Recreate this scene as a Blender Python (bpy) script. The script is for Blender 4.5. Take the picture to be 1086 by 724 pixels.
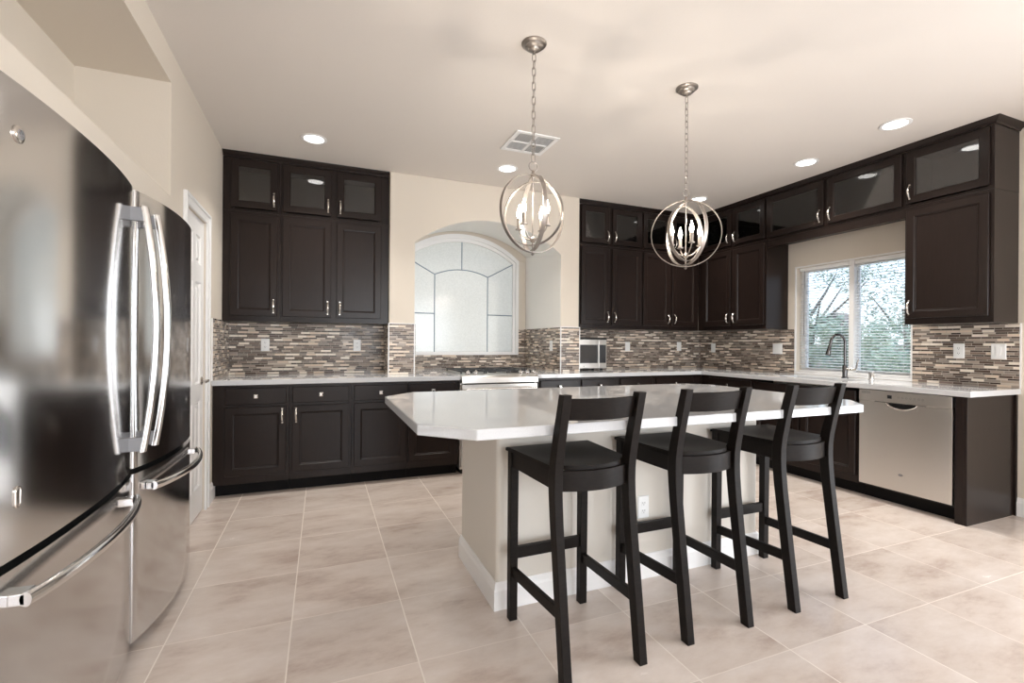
import bpy, bmesh, math, random
from mathutils import Vector, Matrix
for o in list(bpy.data.objects): bpy.data.objects.remove(o)
random.seed(7)
S = bpy.context.scene
COL = S.collection
PI = math.pi

# ------------------------------------------------------------------ camera
FPX, YAW, ROLL, CH, V0 = 499.26, math.radians(21.961), 0.0071, 1.215, 363.93
F = Vector((math.sin(YAW), math.cos(YAW), 0)); R = Vector((math.cos(YAW), -math.sin(YAW), 0)); U = Vector((0, 0, 1))
R2 = R * math.cos(ROLL) + U * math.sin(ROLL); U2 = U * math.cos(ROLL) - R * math.sin(ROLL)
cd = bpy.data.cameras.new('camera'); cam = bpy.data.objects.new('camera', cd); COL.objects.link(cam)
M = Matrix.Identity(4)
for i in range(3): M[i][0] = R2[i]; M[i][1] = U2[i]; M[i][2] = -F[i]
M[2][3] = CH
cam.matrix_world = M
cd.sensor_fit = 'HORIZONTAL'; cd.sensor_width = 36.0; cd.lens = FPX / 1086 * 36
cd.shift_y = (V0 - 362) / 1086; cd.clip_start = 0.02; cd.clip_end = 200
S.camera = cam
# ------------------------------------------------------------------ view, world, large lights
S.view_settings.view_transform = 'Standard'; S.view_settings.look = 'None'
S.view_settings.gamma = 1.0; S.view_settings.use_curve_mapping = False
S.view_settings.exposure = 0.08
W = bpy.data.worlds.new('sky'); S.world = W; W.use_nodes = True
nt = W.node_tree; nt.nodes.clear()
wo = nt.nodes.new('ShaderNodeOutputWorld'); bg = nt.nodes.new('ShaderNodeBackground')
tc = nt.nodes.new('ShaderNodeTexCoord'); sp = nt.nodes.new('ShaderNodeSeparateXYZ'); cr = nt.nodes.new('ShaderNodeValToRGB')
nt.links.new(tc.outputs['Generated'], sp.inputs[0]); nt.links.new(sp.outputs['Z'], cr.inputs[0])
cr.color_ramp.elements[0].position = 0.0; cr.color_ramp.elements[0].color = (0.86, 0.93, 1.0, 1)
cr.color_ramp.elements[1].position = 0.6; cr.color_ramp.elements[1].color = (0.30, 0.52, 0.92, 1)
nt.links.new(cr.outputs[0], bg.inputs[0]); bg.inputs[1].default_value = 2.0
nt.links.new(bg.outputs[0], wo.inputs[0])

def area(name, loc, rot, sx, sy, energy, color=(1, 1, 1), shape='RECTANGLE', spread=PI):
    l = bpy.data.lights.new(name, 'AREA'); l.shape = shape; l.size = sx; l.size_y = sy
    l.energy = energy; l.color = color; l.spread = spread
    o = bpy.data.objects.new(name, l); COL.objects.link(o); o.location = loc; o.rotation_euler = rot
    return o
area('daylight_fill_patio', (4.90, -0.75, 1.08), (0, PI / 2, 0), 2.0, 2.3, 145, (0.90, 0.95, 1.0))  # area light added outside the unseen door opening to brighten the room
area('daylight_fill_rear', (1.9, -3.62, 1.45), (PI / 2, 0, 0), 3.6, 1.9, 140, (0.92, 0.96, 1.0))  # added fill light at the unseen window behind the camera
sl = bpy.data.lights.new('sun', 'SUN'); sl.energy = 6.0; sl.angle = math.radians(2); sl.color = (1, .97, .92)
so = bpy.data.objects.new('sun', sl); COL.objects.link(so); so.rotation_euler = Vector((-0.62, -0.25, -0.85)).to_track_quat('-Z', 'Y').to_euler()
area('daylight_arched_window', (1.55, 5.75, 1.75), (-PI / 2, 0, 0), 1.5, 1.5, 5.5, (1.0, 0.97, 0.92))

# ------------------------------------------------------------------ materials
MAT = {}
def mat(name, col=(0.8, 0.8, 0.8), rough=0.5, metal=0.0, spec=0.5, coat=0.0, emis=None, estr=0.0):
    m = bpy.data.materials.new(name); m.use_nodes = True
    b = m.node_tree.nodes['Principled BSDF']
    b.inputs['Base Color'].default_value = (*col, 1); b.inputs['Roughness'].default_value = rough
    b.inputs['Metallic'].default_value = metal; b.inputs['Specular IOR Level'].default_value = spec
    b.inputs['Coat Weight'].default_value = coat; b.inputs['Coat Roughness'].default_value = 0.08
    if emis: b.inputs['Emission Color'].default_value = (*emis, 1); b.inputs['Emission Strength'].default_value = estr
    MAT[name] = m; return m
class N:
    def __init__(s, m): s.t = m.node_tree; s.b = s.t.nodes['Principled BSDF']
    def n(s, ty, **k):
        x = s.t.nodes.new('ShaderNode' + ty)
        for a, b in k.items(): setattr(x, a, b)
        return x
    def l(s, a, b): s.t.links.new(a, b)
    def v(s, sock, val):
        if isinstance(val, (int, float)): sock.default_value = val
        else: s.l(val, sock)
    def m(s, op, a, b=0.0, c=0.0):
        x = s.n('Math', operation=op); s.v(x.inputs[0], a); s.v(x.inputs[1], b); s.v(x.inputs[2], c); return x.outputs[0]
    def pos(s):
        g = s.n('NewGeometry'); q = s.n('SeparateXYZ'); s.l(g.outputs['Position'], q.inputs[0]); return g, q.outputs
    def noise(s, vec, scale, detail=4, rough=0.5):
        x = s.n('TexNoise'); x.inputs['Scale'].default_value = scale; x.inputs['Detail'].default_value = detail
        x.inputs['Roughness'].default_value = rough
        if vec is not None: s.l(vec, x.inputs['Vector'])
        return x.outputs[0]
    def ramp(s, fac, stops, interp='LINEAR'):
        x = s.n('ValToRGB'); x.color_ramp.interpolation = interp; e = x.color_ramp.elements
        while len(e) < len(stops): e.new(0.5)
        for i, (p, c) in enumerate(stops): e[i].position = p; e[i].color = (*c, 1)
        s.l(fac, x.inputs[0]); return x.outputs[0]
    def mix(s, fac, a, b):
        x = s.n('Mix', data_type='RGBA'); s.v(x.inputs[0], fac)
        for k, q in ((6, a), (7, b)):
            if isinstance(q, tuple): x.inputs[k].default_value = (*q, 1)
            else: s.l(q, x.inputs[k])
        return x.outputs[2]
    def scalev(s, vec, sc):
        x = s.n('Mapping'); x.inputs['Scale'].default_value = sc; s.l(vec, x.inputs['Vector']); return x.outputs[0]
    def bump(s, h, st, dist=0.01):
        x = s.n('Bump'); x.inputs['Strength'].default_value = st; x.inputs['Distance'].default_value = dist
        s.v(x.inputs['Height'], h); s.l(x.outputs[0], s.b.inputs['Normal'])

# painted walls / ceiling with faint orange-peel texture
for nm, c in (('wall_paint', (0.70, 0.632, 0.545)), ('alcove_lit_paint', (0.90, 0.88, 0.84)), ('ceiling_paint', (0.76, 0.71, 0.66)), ('island_paint', (0.70, 0.655, 0.59))):  # alcove tone is lightened to stand in for light falling on it
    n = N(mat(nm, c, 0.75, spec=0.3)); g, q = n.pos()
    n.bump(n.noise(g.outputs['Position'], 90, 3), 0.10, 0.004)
mat('white_trim', (0.86, 0.85, 0.84), 0.35)
mat('white_plastic', (0.88, 0.88, 0.87), 0.3)
mat('plastic_shadow', (0.10, 0.10, 0.10), 0.5)
# espresso wood
def wood(nm, c1, c2, rough, spec=0.5, coat=0.0):
    n = N(mat(nm, c1, rough, spec=spec, coat=coat)); g, q = n.pos()
    w = n.noise(n.scalev(g.outputs['Position'], (40, 40, 3)), 2.2, 5, 0.65)
    n.l(n.ramp(w, ((0.3, c1), (0.75, c2))), n.b.inputs['Base Color'])
    n.bump(w, 0.02, 0.001)
wood('espresso_wood', (0.0125, 0.0076, 0.0062), (0.0185, 0.0115, 0.0095), 0.28, spec=0.26)
wood('cabinet_inside', (0.035, 0.027, 0.022), (0.055, 0.042, 0.035), 0.5)
n = N(mat('black_stain_wood', (0.012, 0.010, 0.009), 0.44, spec=0.14)); g, q = n.pos()
w = n.noise(n.scalev(g.outputs['Position'], (12, 60, 60)), 2.0, 4, 0.6)
n.l(n.ramp(w, ((0.3, (0.0065, 0.0048, 0.004)), (0.8, (0.014, 0.0105, 0.009)))), n.b.inputs['Base Color'])
mat('toe_black', (0.006, 0.005, 0.005), 0.6, spec=0.15)
mat('black_gap', (0.004, 0.004, 0.004), 0.6)
# quartz
n = N(mat('white_quartz', (0.80, 0.79, 0.78), 0.035, spec=0.6)); g, q = n.pos()
w = n.noise(g.outputs['Position'], 160, 2)
n.l(n.ramp(w, ((0.35, (0.585, 0.595, 0.61)), (0.6, (0.61, 0.62, 0.635)))), n.b.inputs['Base Color'])
# steels
def steel(nm, c, rough, sc, br=0.05):
    n = N(mat(nm, c, rough, metal=1.0)); g, q = n.pos()
    if br:
        w = n.noise(n.scalev(g.outputs['Position'], sc), 3.0, 3, 0.6)
        n.v(n.b.inputs['Roughness'], n.m('ADD', n.m('MULTIPLY', w, br), rough - br / 2))
    n.b.inputs['Anisotropic'].default_value = 0.55; n.b.inputs['Anisotropic Rotation'].default_value = 0.25
steel('fridge_steel', (0.67, 0.665, 0.665), 0.14, (2, 2, 300), 0.06)
steel('brushed_steel', (0.72, 0.70, 0.67), 0.28, (2, 2, 60), 0)
mat('bright_steel', (0.80, 0.79, 0.78), 0.16, 1.0)
mat('satin_nickel', (0.72, 0.68, 0.63), 0.25, 1.0)
mat('pendant_nickel', (0.38, 0.345, 0.315), 0.36, 1.0)
mat('dark_chrome', (0.13, 0.125, 0.125), 0.18, 1.0)
mat('grey_plastic', (0.25, 0.25, 0.26), 0.4)
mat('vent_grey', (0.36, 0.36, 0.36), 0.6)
mat('black_glass', (0.03, 0.032, 0.036), 0.05, spec=0.8)
mat('cast_iron', (0.02, 0.02, 0.02), 0.5)
mat('bulb_glow', (1, 0.9, 0.75), 0.3, emis=(1.0, 0.92, 0.80), estr=20)
mat('downlight_glow', (1, 1, 1), 0.3, emis=(1.0, 0.97, 0.93), estr=6)
mat('leaf', (0.24, 0.31, 0.22), 0.6); mat('leaf_pale', (0.40, 0.48, 0.34), 0.6)
mat('bark', (0.20, 0.17, 0.14), 0.8); mat('stucco', (0.45, 0.38, 0.31), 0.9)
mat('roof_tile', (0.16, 0.13, 0.12), 0.8); mat('gravel', (0.42, 0.37, 0.31), 0.95)
m = bpy.data.materials.new('slat_white'); m.use_nodes = True; t = m.node_tree; t.nodes.clear(); MAT['slat_white'] = m
o = t.nodes.new('ShaderNodeOutputMaterial'); a_ = t.nodes.new('ShaderNodeBsdfTranslucent'); b_ = t.nodes.new('ShaderNodeBsdfDiffuse'); c_ = t.nodes.new('ShaderNodeMixShader')
a_.inputs[0].default_value = (0.85, 0.88, 0.90, 1); b_.inputs[0].default_value = (0.84, 0.86, 0.88, 1); c_.inputs[0].default_value = 0.55
t.links.new(a_.outputs[0], c_.inputs[1]); t.links.new(b_.outputs[0], c_.inputs[2]); t.links.new(c_.outputs[0], o.inputs[0])
mat('lead_came', (0.22, 0.27, 0.33), 0.5, 0.3)
# smoky cabinet glass: clear pane with reflection
def glassmat(nm, tint, gloss_rough, fac):
    m = bpy.data.materials.new(nm); m.use_nodes = True; t = m.node_tree; t.nodes.clear()
    o = t.nodes.new('ShaderNodeOutputMaterial'); tr = t.nodes.new('ShaderNodeBsdfTransparent'); gl = t.nodes.new('ShaderNodeBsdfGlossy')
    mx = t.nodes.new('ShaderNodeMixShader'); fr = t.nodes.new('ShaderNodeFresnel'); fr.inputs[0].default_value = fac
    tr.inputs[0].default_value = (*tint, 1); gl.inputs['Roughness'].default_value = gloss_rough
    t.links.new(fr.outputs[0], mx.inputs[0]); t.links.new(tr.outputs[0], mx.inputs[1]); t.links.new(gl.outputs[0], mx.inputs[2]); t.links.new(mx.outputs[0], o.inputs[0])
    MAT[nm] = m
glassmat('cabinet_glass', (0.75, 0.75, 0.75), 0.03, 1.8)
glassmat('window_glass', (0.95, 0.97, 0.97), 0.0, 1.4)
# frosted seeded glass of the arched window
m = bpy.data.materials.new('frosted_glass'); m.use_nodes = True; t = m.node_tree; t.nodes.clear(); MAT['frosted_glass'] = m
o = t.nodes.new('ShaderNodeOutputMaterial'); tl = t.nodes.new('ShaderNodeBsdfTranslucent'); df = t.nodes.new('ShaderNodeBsdfDiffuse')
gl = t.nodes.new('ShaderNodeBsdfGlossy'); gl.inputs['Roughness'].default_value = 0.12
m1 = t.nodes.new('ShaderNodeMixShader'); m2 = t.nodes.new('ShaderNodeMixShader'); no = t.nodes.new('ShaderNodeTexNoise'); rp = t.nodes.new('ShaderNodeValToRGB')
ge = t.nodes.new('ShaderNodeNewGeometry'); t.links.new(ge.outputs['Position'], no.inputs['Vector']); no.inputs['Scale'].default_value = 70; no.inputs['Detail'].default_value = 6
rp.color_ramp.elements[0].position = 0.3; rp.color_ramp.elements[0].color = (0.68, 0.675, 0.64, 1); rp.color_ramp.elements[1].position = 0.7; rp.color_ramp.elements[1].color = (0.76, 0.755, 0.72, 1)
t.links.new(no.outputs[0], rp.inputs[0]); t.links.new(rp.outputs[0], tl.inputs[0]); t.links.new(rp.outputs[0], df.inputs[0])
m1.inputs[0].default_value = 0.45; t.links.new(tl.outputs[0], m1.inputs[1]); t.links.new(df.outputs[0], m1.inputs[2])
m2.inputs[0].default_value = 0.06; t.links.new(m1.outputs[0], m2.inputs[1]); t.links.new(gl.outputs[0], m2.inputs[2]); t.links.new(m2.outputs[0], o.inputs[0])
bp = t.nodes.new('ShaderNodeBump'); bp.inputs['Strength'].default_value = 0.15; bp.inputs['Distance'].default_value = 0.004
t.links.new(no.outputs[0], bp.inputs['Height']); t.links.new(bp.outputs[0], gl.inputs['Normal'])
# floor tile
TX0, TY0, TP, TQ = -0.578, 1.3247, 0.4638, 0.4675
n = N(mat('floor_tile', (0.6, 0.5, 0.45), 0.22)); g, q = n.pos()
fx = n.m('DIVIDE', n.m('ADD', q[0], -TX0 + 20 * TP), TP); fy = n.m('DIVIDE', n.m('ADD', q[1], -TY0 + 20 * TQ), TQ)
def edge(f): fr = n.m('FRACT', f); return n.m('MINIMUM', fr, n.m('SUBTRACT', 1.0, fr))
ed = n.m('MINIMUM', edge(fx), edge(fy)); isg = n.m('LESS_THAN', ed, 0.0055)
cx = n.n('CombineXYZ'); n.l(n.m('FLOOR', fx), cx.inputs[0]); n.l(n.m('FLOOR', fy), cx.inputs[1])
wn = n.n('TexWhiteNoise', noise_dimensions='3D'); n.l(cx.outputs[0], wn.inputs['Vector'])
off = n.n('VectorMath', operation='MULTIPLY_ADD'); n.l(wn.outputs['Color'], off.inputs[0]); off.inputs[1].default_value = (9, 9, 9); n.l(g.outputs['Position'], off.inputs[2])
mp = n.n('Mapping'); mp.inputs['Rotation'].default_value = (0, 0, -0.55); mp.inputs['Scale'].default_value = (1.6, 3.6, 1); n.l(off.outputs[0], mp.inputs['Vector'])
cl = n.noise(mp.outputs[0], 1.35, 9, 0.68)
base = n.ramp(cl, ((0.30, (0.49, 0.385, 0.33)), (0.47, (0.65, 0.555, 0.49)), (0.70, (0.75, 0.67, 0.615))))
vr = n.m('ADD', n.m('MULTIPLY', wn.outputs['Value'], 0.10), 0.95)
hs = n.n('HueSaturation'); n.l(base, hs.inputs['Color']); n.l(vr, hs.inputs['Value'])
wj = n.n('TexWhiteNoise', noise_dimensions='2D'); cj = n.n('CombineXYZ'); n.l(n.m('FLOOR', n.m('ADD', fy, 0.5)), cj.inputs[0]); n.l(n.m('FLOOR', n.m('DIVIDE', fx, 2.0)), cj.inputs[1]); n.l(cj.outputs[0], wj.inputs['Vector'])
jy = n.m('MULTIPLY', n.m('LESS_THAN', edge(fy), 0.0055), n.m('ADD', 0.15, n.m('MULTIPLY', wj.outputs['Value'], 0.75)))
jx = n.m('MULTIPLY', n.m('LESS_THAN', edge(fx), 0.0055), n.m('SUBTRACT', 1.0, n.m('MULTIPLY', 0.75, n.m('GREATER_THAN', q[0], 2.35))))
n.l(n.mix(n.m('MAXIMUM', jx, jy), hs.outputs[0], (0.76, 0.69, 0.62)), n.b.inputs['Base Color'])
n.v(n.b.inputs['Roughness'], n.m('ADD', n.m('MULTIPLY', isg, 0.5), n.m('ADD', n.m('MULTIPLY', cl, 0.15), 0.17)))
n.bump(n.m('MULTIPLY', isg, -1.0), 0.2, 0.001)
# linear mosaic backsplash
n = N(mat('mosaic_tile', (0.4, 0.33, 0.28), 0.18, spec=0.3)); g, q = n.pos()
al = n.m('ADD', q[0], q[1]); P_ = 0.0340
zz = n.m('DIVIDE', n.m('ADD', q[2], 0.003), P_); ff = n.m('FRACT', zz); isb = n.m('GREATER_THAN', ff, 0.60)
rid = n.m('ADD', n.m('MULTIPLY', n.m('FLOOR', zz), 2.0), isb)
ez = n.m('MINIMUM', n.m('MINIMUM', ff, n.m('SUBTRACT', 1.0, ff)), n.m('ABSOLUTE', n.m('SUBTRACT', ff, 0.60)))
wr = n.n('TexWhiteNoise', noise_dimensions='1D'); n.l(rid, wr.inputs['W'])
ww = n.m('ADD', n.m('MULTIPLY', al, n.m('ADD', 12.0, n.m('MULTIPLY', isb, 4.0))), n.m('MULTIPLY', rid, 137.3))
vo = n.n('TexVoronoi', voronoi_dimensions='1D'); n.l(ww, vo.inputs['W']); vo.inputs['Scale'].default_value = 1.0; vo.inputs['Randomness'].default_value = 0.75
ve = n.n('TexVoronoi', voronoi_dimensions='1D', feature='DISTANCE_TO_EDGE'); n.l(ww, ve.inputs['W']); ve.inputs['Scale'].default_value = 1.0; ve.inputs['Randomness'].default_value = 0.75
sc_ = n.n('SeparateColor'); n.l(vo.outputs['Color'], sc_.inputs[0])
ca = n.ramp(sc_.outputs[0], ((0.0, (0.70, 0.57, 0.45)), (0.20, (0.22, 0.165, 0.135)), (0.42, (0.38, 0.31, 0.255)), (0.60, (0.11, 0.078, 0.062)), (0.76, (0.86, 0.77, 0.66)), (0.92, (0.27, 0.23, 0.20))), 'CONSTANT')
cb = n.ramp(sc_.outputs[0], ((0.0, (0.045, 0.028, 0.022)), (0.40, (0.22, 0.17, 0.14)), (0.58, (0.08, 0.055, 0.043)), (0.80, (0.56, 0.47, 0.39)), (0.92, (0.03, 0.02, 0.018))), 'CONSTANT')
tile = n.mix(isb, ca, cb)
gr = n.m('MAXIMUM', n.m('LESS_THAN', ez, 0.045), n.m('LESS_THAN', ve.outputs['Distance'], 0.018))
n.l(n.mix(gr, tile, (0.50, 0.45, 0.39)), n.b.inputs['Base Color'])
n.v(n.b.inputs['Roughness'], n.m('ADD', n.m('MULTIPLY', gr, 0.5), n.m('ADD', 0.12, n.m('MULTIPLY', sc_.outputs[1], 0.25))))
n.bump(n.m('MULTIPLY', gr, -1.0), 0.4, 0.0015)

# ------------------------------------------------------------------ helpers
def box(bm, x0, x1, y0, y1, z0, z1):
    if x0 > x1: x0, x1 = x1, x0
    if y0 > y1: y0, y1 = y1, y0
    v = [bm.verts.new(p) for p in ((x0, y0, z0), (x1, y0, z0), (x1, y1, z0), (x0, y1, z0), (x0, y0, z1), (x1, y0, z1), (x1, y1, z1), (x0, y1, z1))]
    for f in ((3, 2, 1, 0), (4, 5, 6, 7), (0, 1, 5, 4), (1, 2, 6, 5), (2, 3, 7, 6), (3, 0, 4, 7)): bm.faces.new([v[i] for i in f])
def B(*a):
    bm = bmesh.new()
    for q in a: box(bm, *q)
    return bm
def loft(bm, rings, caps=True, closed=True):
    vs = [[bm.verts.new(p) for p in r] for r in rings]
    k = len(rings[0])
    for a, b in zip(vs, vs[1:]):
        for i in range(k if closed else k - 1):
            j = (i + 1) % k; bm.faces.new((a[i], a[j], b[j], b[i]))
    if caps: bm.faces.new(vs[0][::-1]); bm.faces.new(vs[-1])
def tube(bm, pts, r, seg=10, closed=False, caps=True):
    pts = [Vector(p) for p in pts]; n = len(pts); rings = []
    up = None
    for i, p in enumerate(pts):
        if closed: d = pts[(i + 1) % n] - pts[i - 1]
        else: d = pts[min(i + 1, n - 1)] - pts[max(i - 1, 0)]
        d.normalize()
        if up is None: up = d.orthogonal().normalized()
        up = (up - d * up.dot(d)).normalized(); s = d.cross(up)
        rr = r[i] if isinstance(r, (list, tuple)) else r
        rings.append([p + (up * math.cos(2 * PI * k / seg) + s * math.sin(2 * PI * k / seg)) * rr for k in range(seg)])
    if closed: rings.append(rings[0])
    loft(bm, rings, caps and not closed)
    if closed: bmesh.ops.remove_doubles(bm, verts=bm.verts, dist=1e-6)
def lathe(bm, prof, c=(0, 0, 0), seg=28, axis='Z'):
    rings = []
    for r, h in prof:
        rg = []
        for k in range(seg):
            a = 2 * PI * k / seg; x, y = r * math.cos(a), r * math.sin(a)
            p = {'Z': (x, y, h), 'X': (h, x, y), 'Y': (x, h, y)}[axis]
            rg.append((p[0] + c[0], p[1] + c[1], p[2] + c[2]))
        rings.append(rg)
    loft(bm, rings)
def prism(bm, pts, ax, a, b):
    # 2-D polygon extruded along ax from a to b; coordinates order is the remaining two axes
    def P(p, t): return {'X': (t, p[0], p[1]), 'Y': (p[0], t, p[1]), 'Z': (p[0], p[1], t)}[ax]
    loft(bm, [[P(p, a) for p in pts], [P(p, b) for p in pts]])
def cells(bm, us, vs, fill, ax, a, b):
    # rectangular-cell slab with holes, as one clean outline
    us = sorted(set(us)); vs = sorted(set(vs)); F_ = {}
    for i in range(len(us) - 1):
        for j in range(len(vs) - 1):
            if fill((us[i] + us[i + 1]) / 2, (vs[j] + vs[j + 1]) / 2): F_[i, j] = 1
    cache = {}
    def V(i, j, t):
        k = (i, j, t)
        if k not in cache:
            p, q = us[i], vs[j]; w = b if t else a
            cache[k] = bm.verts.new({'X': (w, p, q), 'Y': (p, w, q), 'Z': (p, q, w)}[ax])
        return cache[k]
    for (i, j) in F_:
        for t in (0, 1): bm.faces.new((V(i, j, t), V(i + 1, j, t), V(i + 1, j + 1, t), V(i, j + 1, t)))
        if (i - 1, j) not in F_: bm.faces.new((V(i, j, 0), V(i, j + 1, 0), V(i, j + 1, 1), V(i, j, 1)))
        if (i + 1, j) not in F_: bm.faces.new((V(i + 1, j, 0), V(i + 1, j + 1, 0), V(i + 1, j + 1, 1), V(i + 1, j, 1)))
        if (i, j - 1) not in F_: bm.faces.new((V(i, j, 0), V(i + 1, j, 0), V(i + 1, j, 1), V(i, j, 1)))
        if (i, j + 1) not in F_: bm.faces.new((V(i, j + 1, 0), V(i + 1, j + 1, 0), V(i + 1, j + 1, 1), V(i, j + 1, 1)))
    bmesh.ops.recalc_face_normals(bm, faces=bm.faces)
    bmesh.ops.dissolve_limit(bm, angle_limit=0.01, verts=bm.verts, edges=bm.edges)
def rootof(p):
    while p.parent: p = p.parent
    return Vector(p.location)
def obj(name, bm, m, parent=None, smooth=False, bevel=0.0, recalc=True, local=False, segs=2):
    if recalc: bmesh.ops.recalc_face_normals(bm, faces=bm.faces)
    if parent is not None and not local:
        bmesh.ops.translate(bm, verts=bm.verts, vec=-rootof(parent))
    me = bpy.data.meshes.new(name); bm.to_mesh(me); bm.free()
    for mm in (m if isinstance(m, (list, tuple)) else (m,)): me.materials.append(MAT[mm])
    o = bpy.data.objects.new(name, me); COL.objects.link(o)
    if parent is not None: o.parent = parent
    if smooth:
        for p in me.polygons: p.use_smooth = True
        if smooth != 'all':
            try: me.set_sharp_from_angle(angle=math.radians(40))
            except Exception: pass
    if bevel:
        b = o.modifiers.new('bevel', 'BEVEL'); b.width = bevel; b.segments = segs; b.limit_method = 'ANGLE'; b.angle_limit = math.radians(35)
    return o
def tag(o, label, cat, group=None):
    o['label'] = label; o['category'] = cat
    if group: o['group'] = group
    return o
def thing(name, label, cat, loc=(0, 0, 0), rz=0, group=None):
    o = bpy.data.objects.new(name, None); COL.objects.link(o); o.location = loc; o.rotation_euler = (0, 0, rz)
    o.empty_display_size = 0.1
    return tag(o, label, cat, group)
def struct(name, bm, m, parent=None, **k):
    o = obj(name, bm, m, parent, **k)
    if parent is None: o['kind'] = 'structure'
    return o
def copy_tree(o, parent=None):
    c = o.copy(); COL.objects.link(c); c.parent = parent
    for ch in list(o.children): copy_tree(ch, c)
    return c

# ------------------------------------------------------------------ key dimensions
XL, XR, YB, YA, ZC = -0.78, 4.655, 4.87, 5.45, 2.81       # left wall, right wall, back wall, alcove back, ceiling
YP = 4.50                                                  # front of the hood-wall chase
PX0, PX1, OX0, OX1 = 0.58, 2.60, 0.815, 2.375              # chase and its opening
ZT = 0.914; ZU = 1.386; ZG0, ZG1 = 2.318, 2.765            # worktop, underside of wall cabinets, glass row
YR = -3.5

# ------------------------------------------------------------------ room shell
bm = B((-1.7, 4.80, YR - 0.15, 5.6, -0.08, 0)); struct('floor', bm, 'floor_tile')
# ceiling
bm = B((-1.7, 4.80, YR - 0.15, 5.6, ZC, ZC + 0.1)); struct('ceiling', bm, 'ceiling_paint')
# left wall with niche, refrigerator alcove and door opening
FA0, FA1, FAZ = 1.10, 3.10, 1.86
NY0, NY1, NZ0, NZ1 = 0.75, 3.112, 2.01, 2.637
DY0, DY1, DZ = 3.43, 3.965, 2.06
def lf(y, z):
    if NY0 < y < NY1 and NZ0 < z < NZ1: return False
    if FA0 < y < FA1 and z < FAZ: return False
    if DY0 < y < DY1 and z < DZ: return False
    return True
bm = bmesh.new()
cells(bm, [YR, FA0, FA1, NY0, NY1, DY0, DY1, YB], [0, FAZ, NZ0, NZ1, DZ, ZC], lf, 'X', XL - 0.12, XL)
b2 = B((-1.30, -1.20, NY0 - 0.05, NY1 + 0.05, NZ0 - 0.03, NZ1 + 0.03), (-1.20, XL - 0.12, NY1, NY1 + 0.05, NZ0 - 0.03, NZ1 + 0.03),
       (-1.20, XL - 0.12, NY0 - 0.05, NY0, NZ0 - 0.03, NZ1 + 0.03), (-1.20, XL - 0.12, NY0, NY1, NZ1, NZ1 + 0.03), (-1.20, XL - 0.12, NY0, NY1, NZ0 - 0.03, NZ0),
       (-1.62, -1.52, FA0 - 0.05, FA1 + 0.05, 0, FAZ + 0.05), (-1.52, XL - 0.12, FA1, FA1 + 0.05, 0, FAZ + 0.05),
       (-1.52, XL - 0.12, FA0 - 0.05, FA0, 0, FAZ + 0.05), (-1.52, XL - 0.12, FA0, FA1, FAZ, FAZ + 0.05))
me = bpy.data.meshes.new('tmp'); b2.to_mesh(me); b2.free(); bm.from_mesh(me); bpy.data.meshes.remove(me)
struct('wall_left', bm, 'wall_paint')
# back wall: flat part + chase with arched opening + alcove end
def arch(x0, x1, zs, zp, n=28):
    # circular segment from (x1,zs) over (mid,zp) to (x0,zs)
    c = (x0 + x1) / 2; h = zp - zs; w = (x1 - x0) / 2; r = (w * w + h * h) / (2 * h); zc = zp - r
    a0 = math.asin(w / r)
    return [(c + r * math.sin(a0 - 2 * a0 * k / n), zc + r * math.cos(a0 - 2 * a0 * k / n)) for k in range(n + 1)]
bm = bmesh.new()
box(bm, -1.0, PX0, YB, YB + 0.12, 0, ZC); box(bm, PX1, XR + 0.12, YB, YB + 0.12, 0, ZC)
ap = arch(OX0, OX1, 2.168, 2.447)
aq = arch(OX0, OX1, 2.30, 2.55)
loft(bm, [[(a_, y_, b_) for a_, b_ in [(PX0, 0), (OX0, 0), (OX0, zs_)] + ar_[::-1][1:-1] + [(OX1, zs_), (OX1, 0), (PX1, 0), (PX1, ZC), (PX0, ZC)]] for y_, zs_, ar_ in ((YP, 2.168, ap), (YA, 2.30, aq))])
# alcove end wall with arched window opening
WX0, WX1, WZ0, WZS, WZP = 0.83, 2.28, 1.072, 2.24, 2.515
wp = arch(WX0, WX1, WZS, WZP)
ps = [(0.7, 0), (0.7, ZC), (2.5, ZC), (2.5, 0)]
bb = bmesh.new()
outer = [(0.7, 0), (WX0, 0), (WX0, WZS)]
# left strip, right strip, below, above (above follows the arch)
prism(bb, [(0.6, 0), (WX0, 0), (WX0, WZS), (0.6, WZS)], 'Y', YA, YA + 0.14)
prism(bb, [(WX1, 0), (2.6, 0), (2.6, WZS), (WX1, WZS)], 'Y', YA, YA + 0.14)
prism(bb, [(WX0, 0), (WX1, 0), (WX1, WZ0), (WX0, WZ0)], 'Y', YA, YA + 0.14)
prism(bb, [(0.6, WZS), (WX0, WZS)] + wp[::-1][1:-1] + [(WX1, WZS), (2.6, WZS), (2.6, ZC), (0.6, ZC)], 'Y', YA, YA + 0.14)
me = bpy.data.meshes.new('tmp'); bb.to_mesh(me); bb.free(); bm.from_mesh(me); bpy.data.meshes.remove(me)
wb = struct('wall_back', bm, ('wall_paint', 'alcove_lit_paint'), bevel=0.006)
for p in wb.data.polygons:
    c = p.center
    if OX0 - .01 < c.x < OX1 + .01 and YP + .01 < c.y < YA - .01 and c.z < 2.56: p.material_index = 1  # reveal and soffit get the tone with brightness painted in
# right wall with window and patio-door opening
RY0, RY1, RZ0, RZ1 = 2.448, 3.502, 0.94, 2.03
PD0, PD1, PDZ = -1.9, 0.4, 2.08
bm = bmesh.new()
cells(bm, [YR, PD0, PD1, RY0, RY1, YB], [0, RZ0, RZ1, PDZ, ZC], lambda y, z: not ((RY0 < y < RY1 and RZ0 < z < RZ1) or (PD0 < y < PD1 and z < PDZ)), 'X', XR, XR + 0.14)
struct('wall_right', bm, 'wall_paint')
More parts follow.
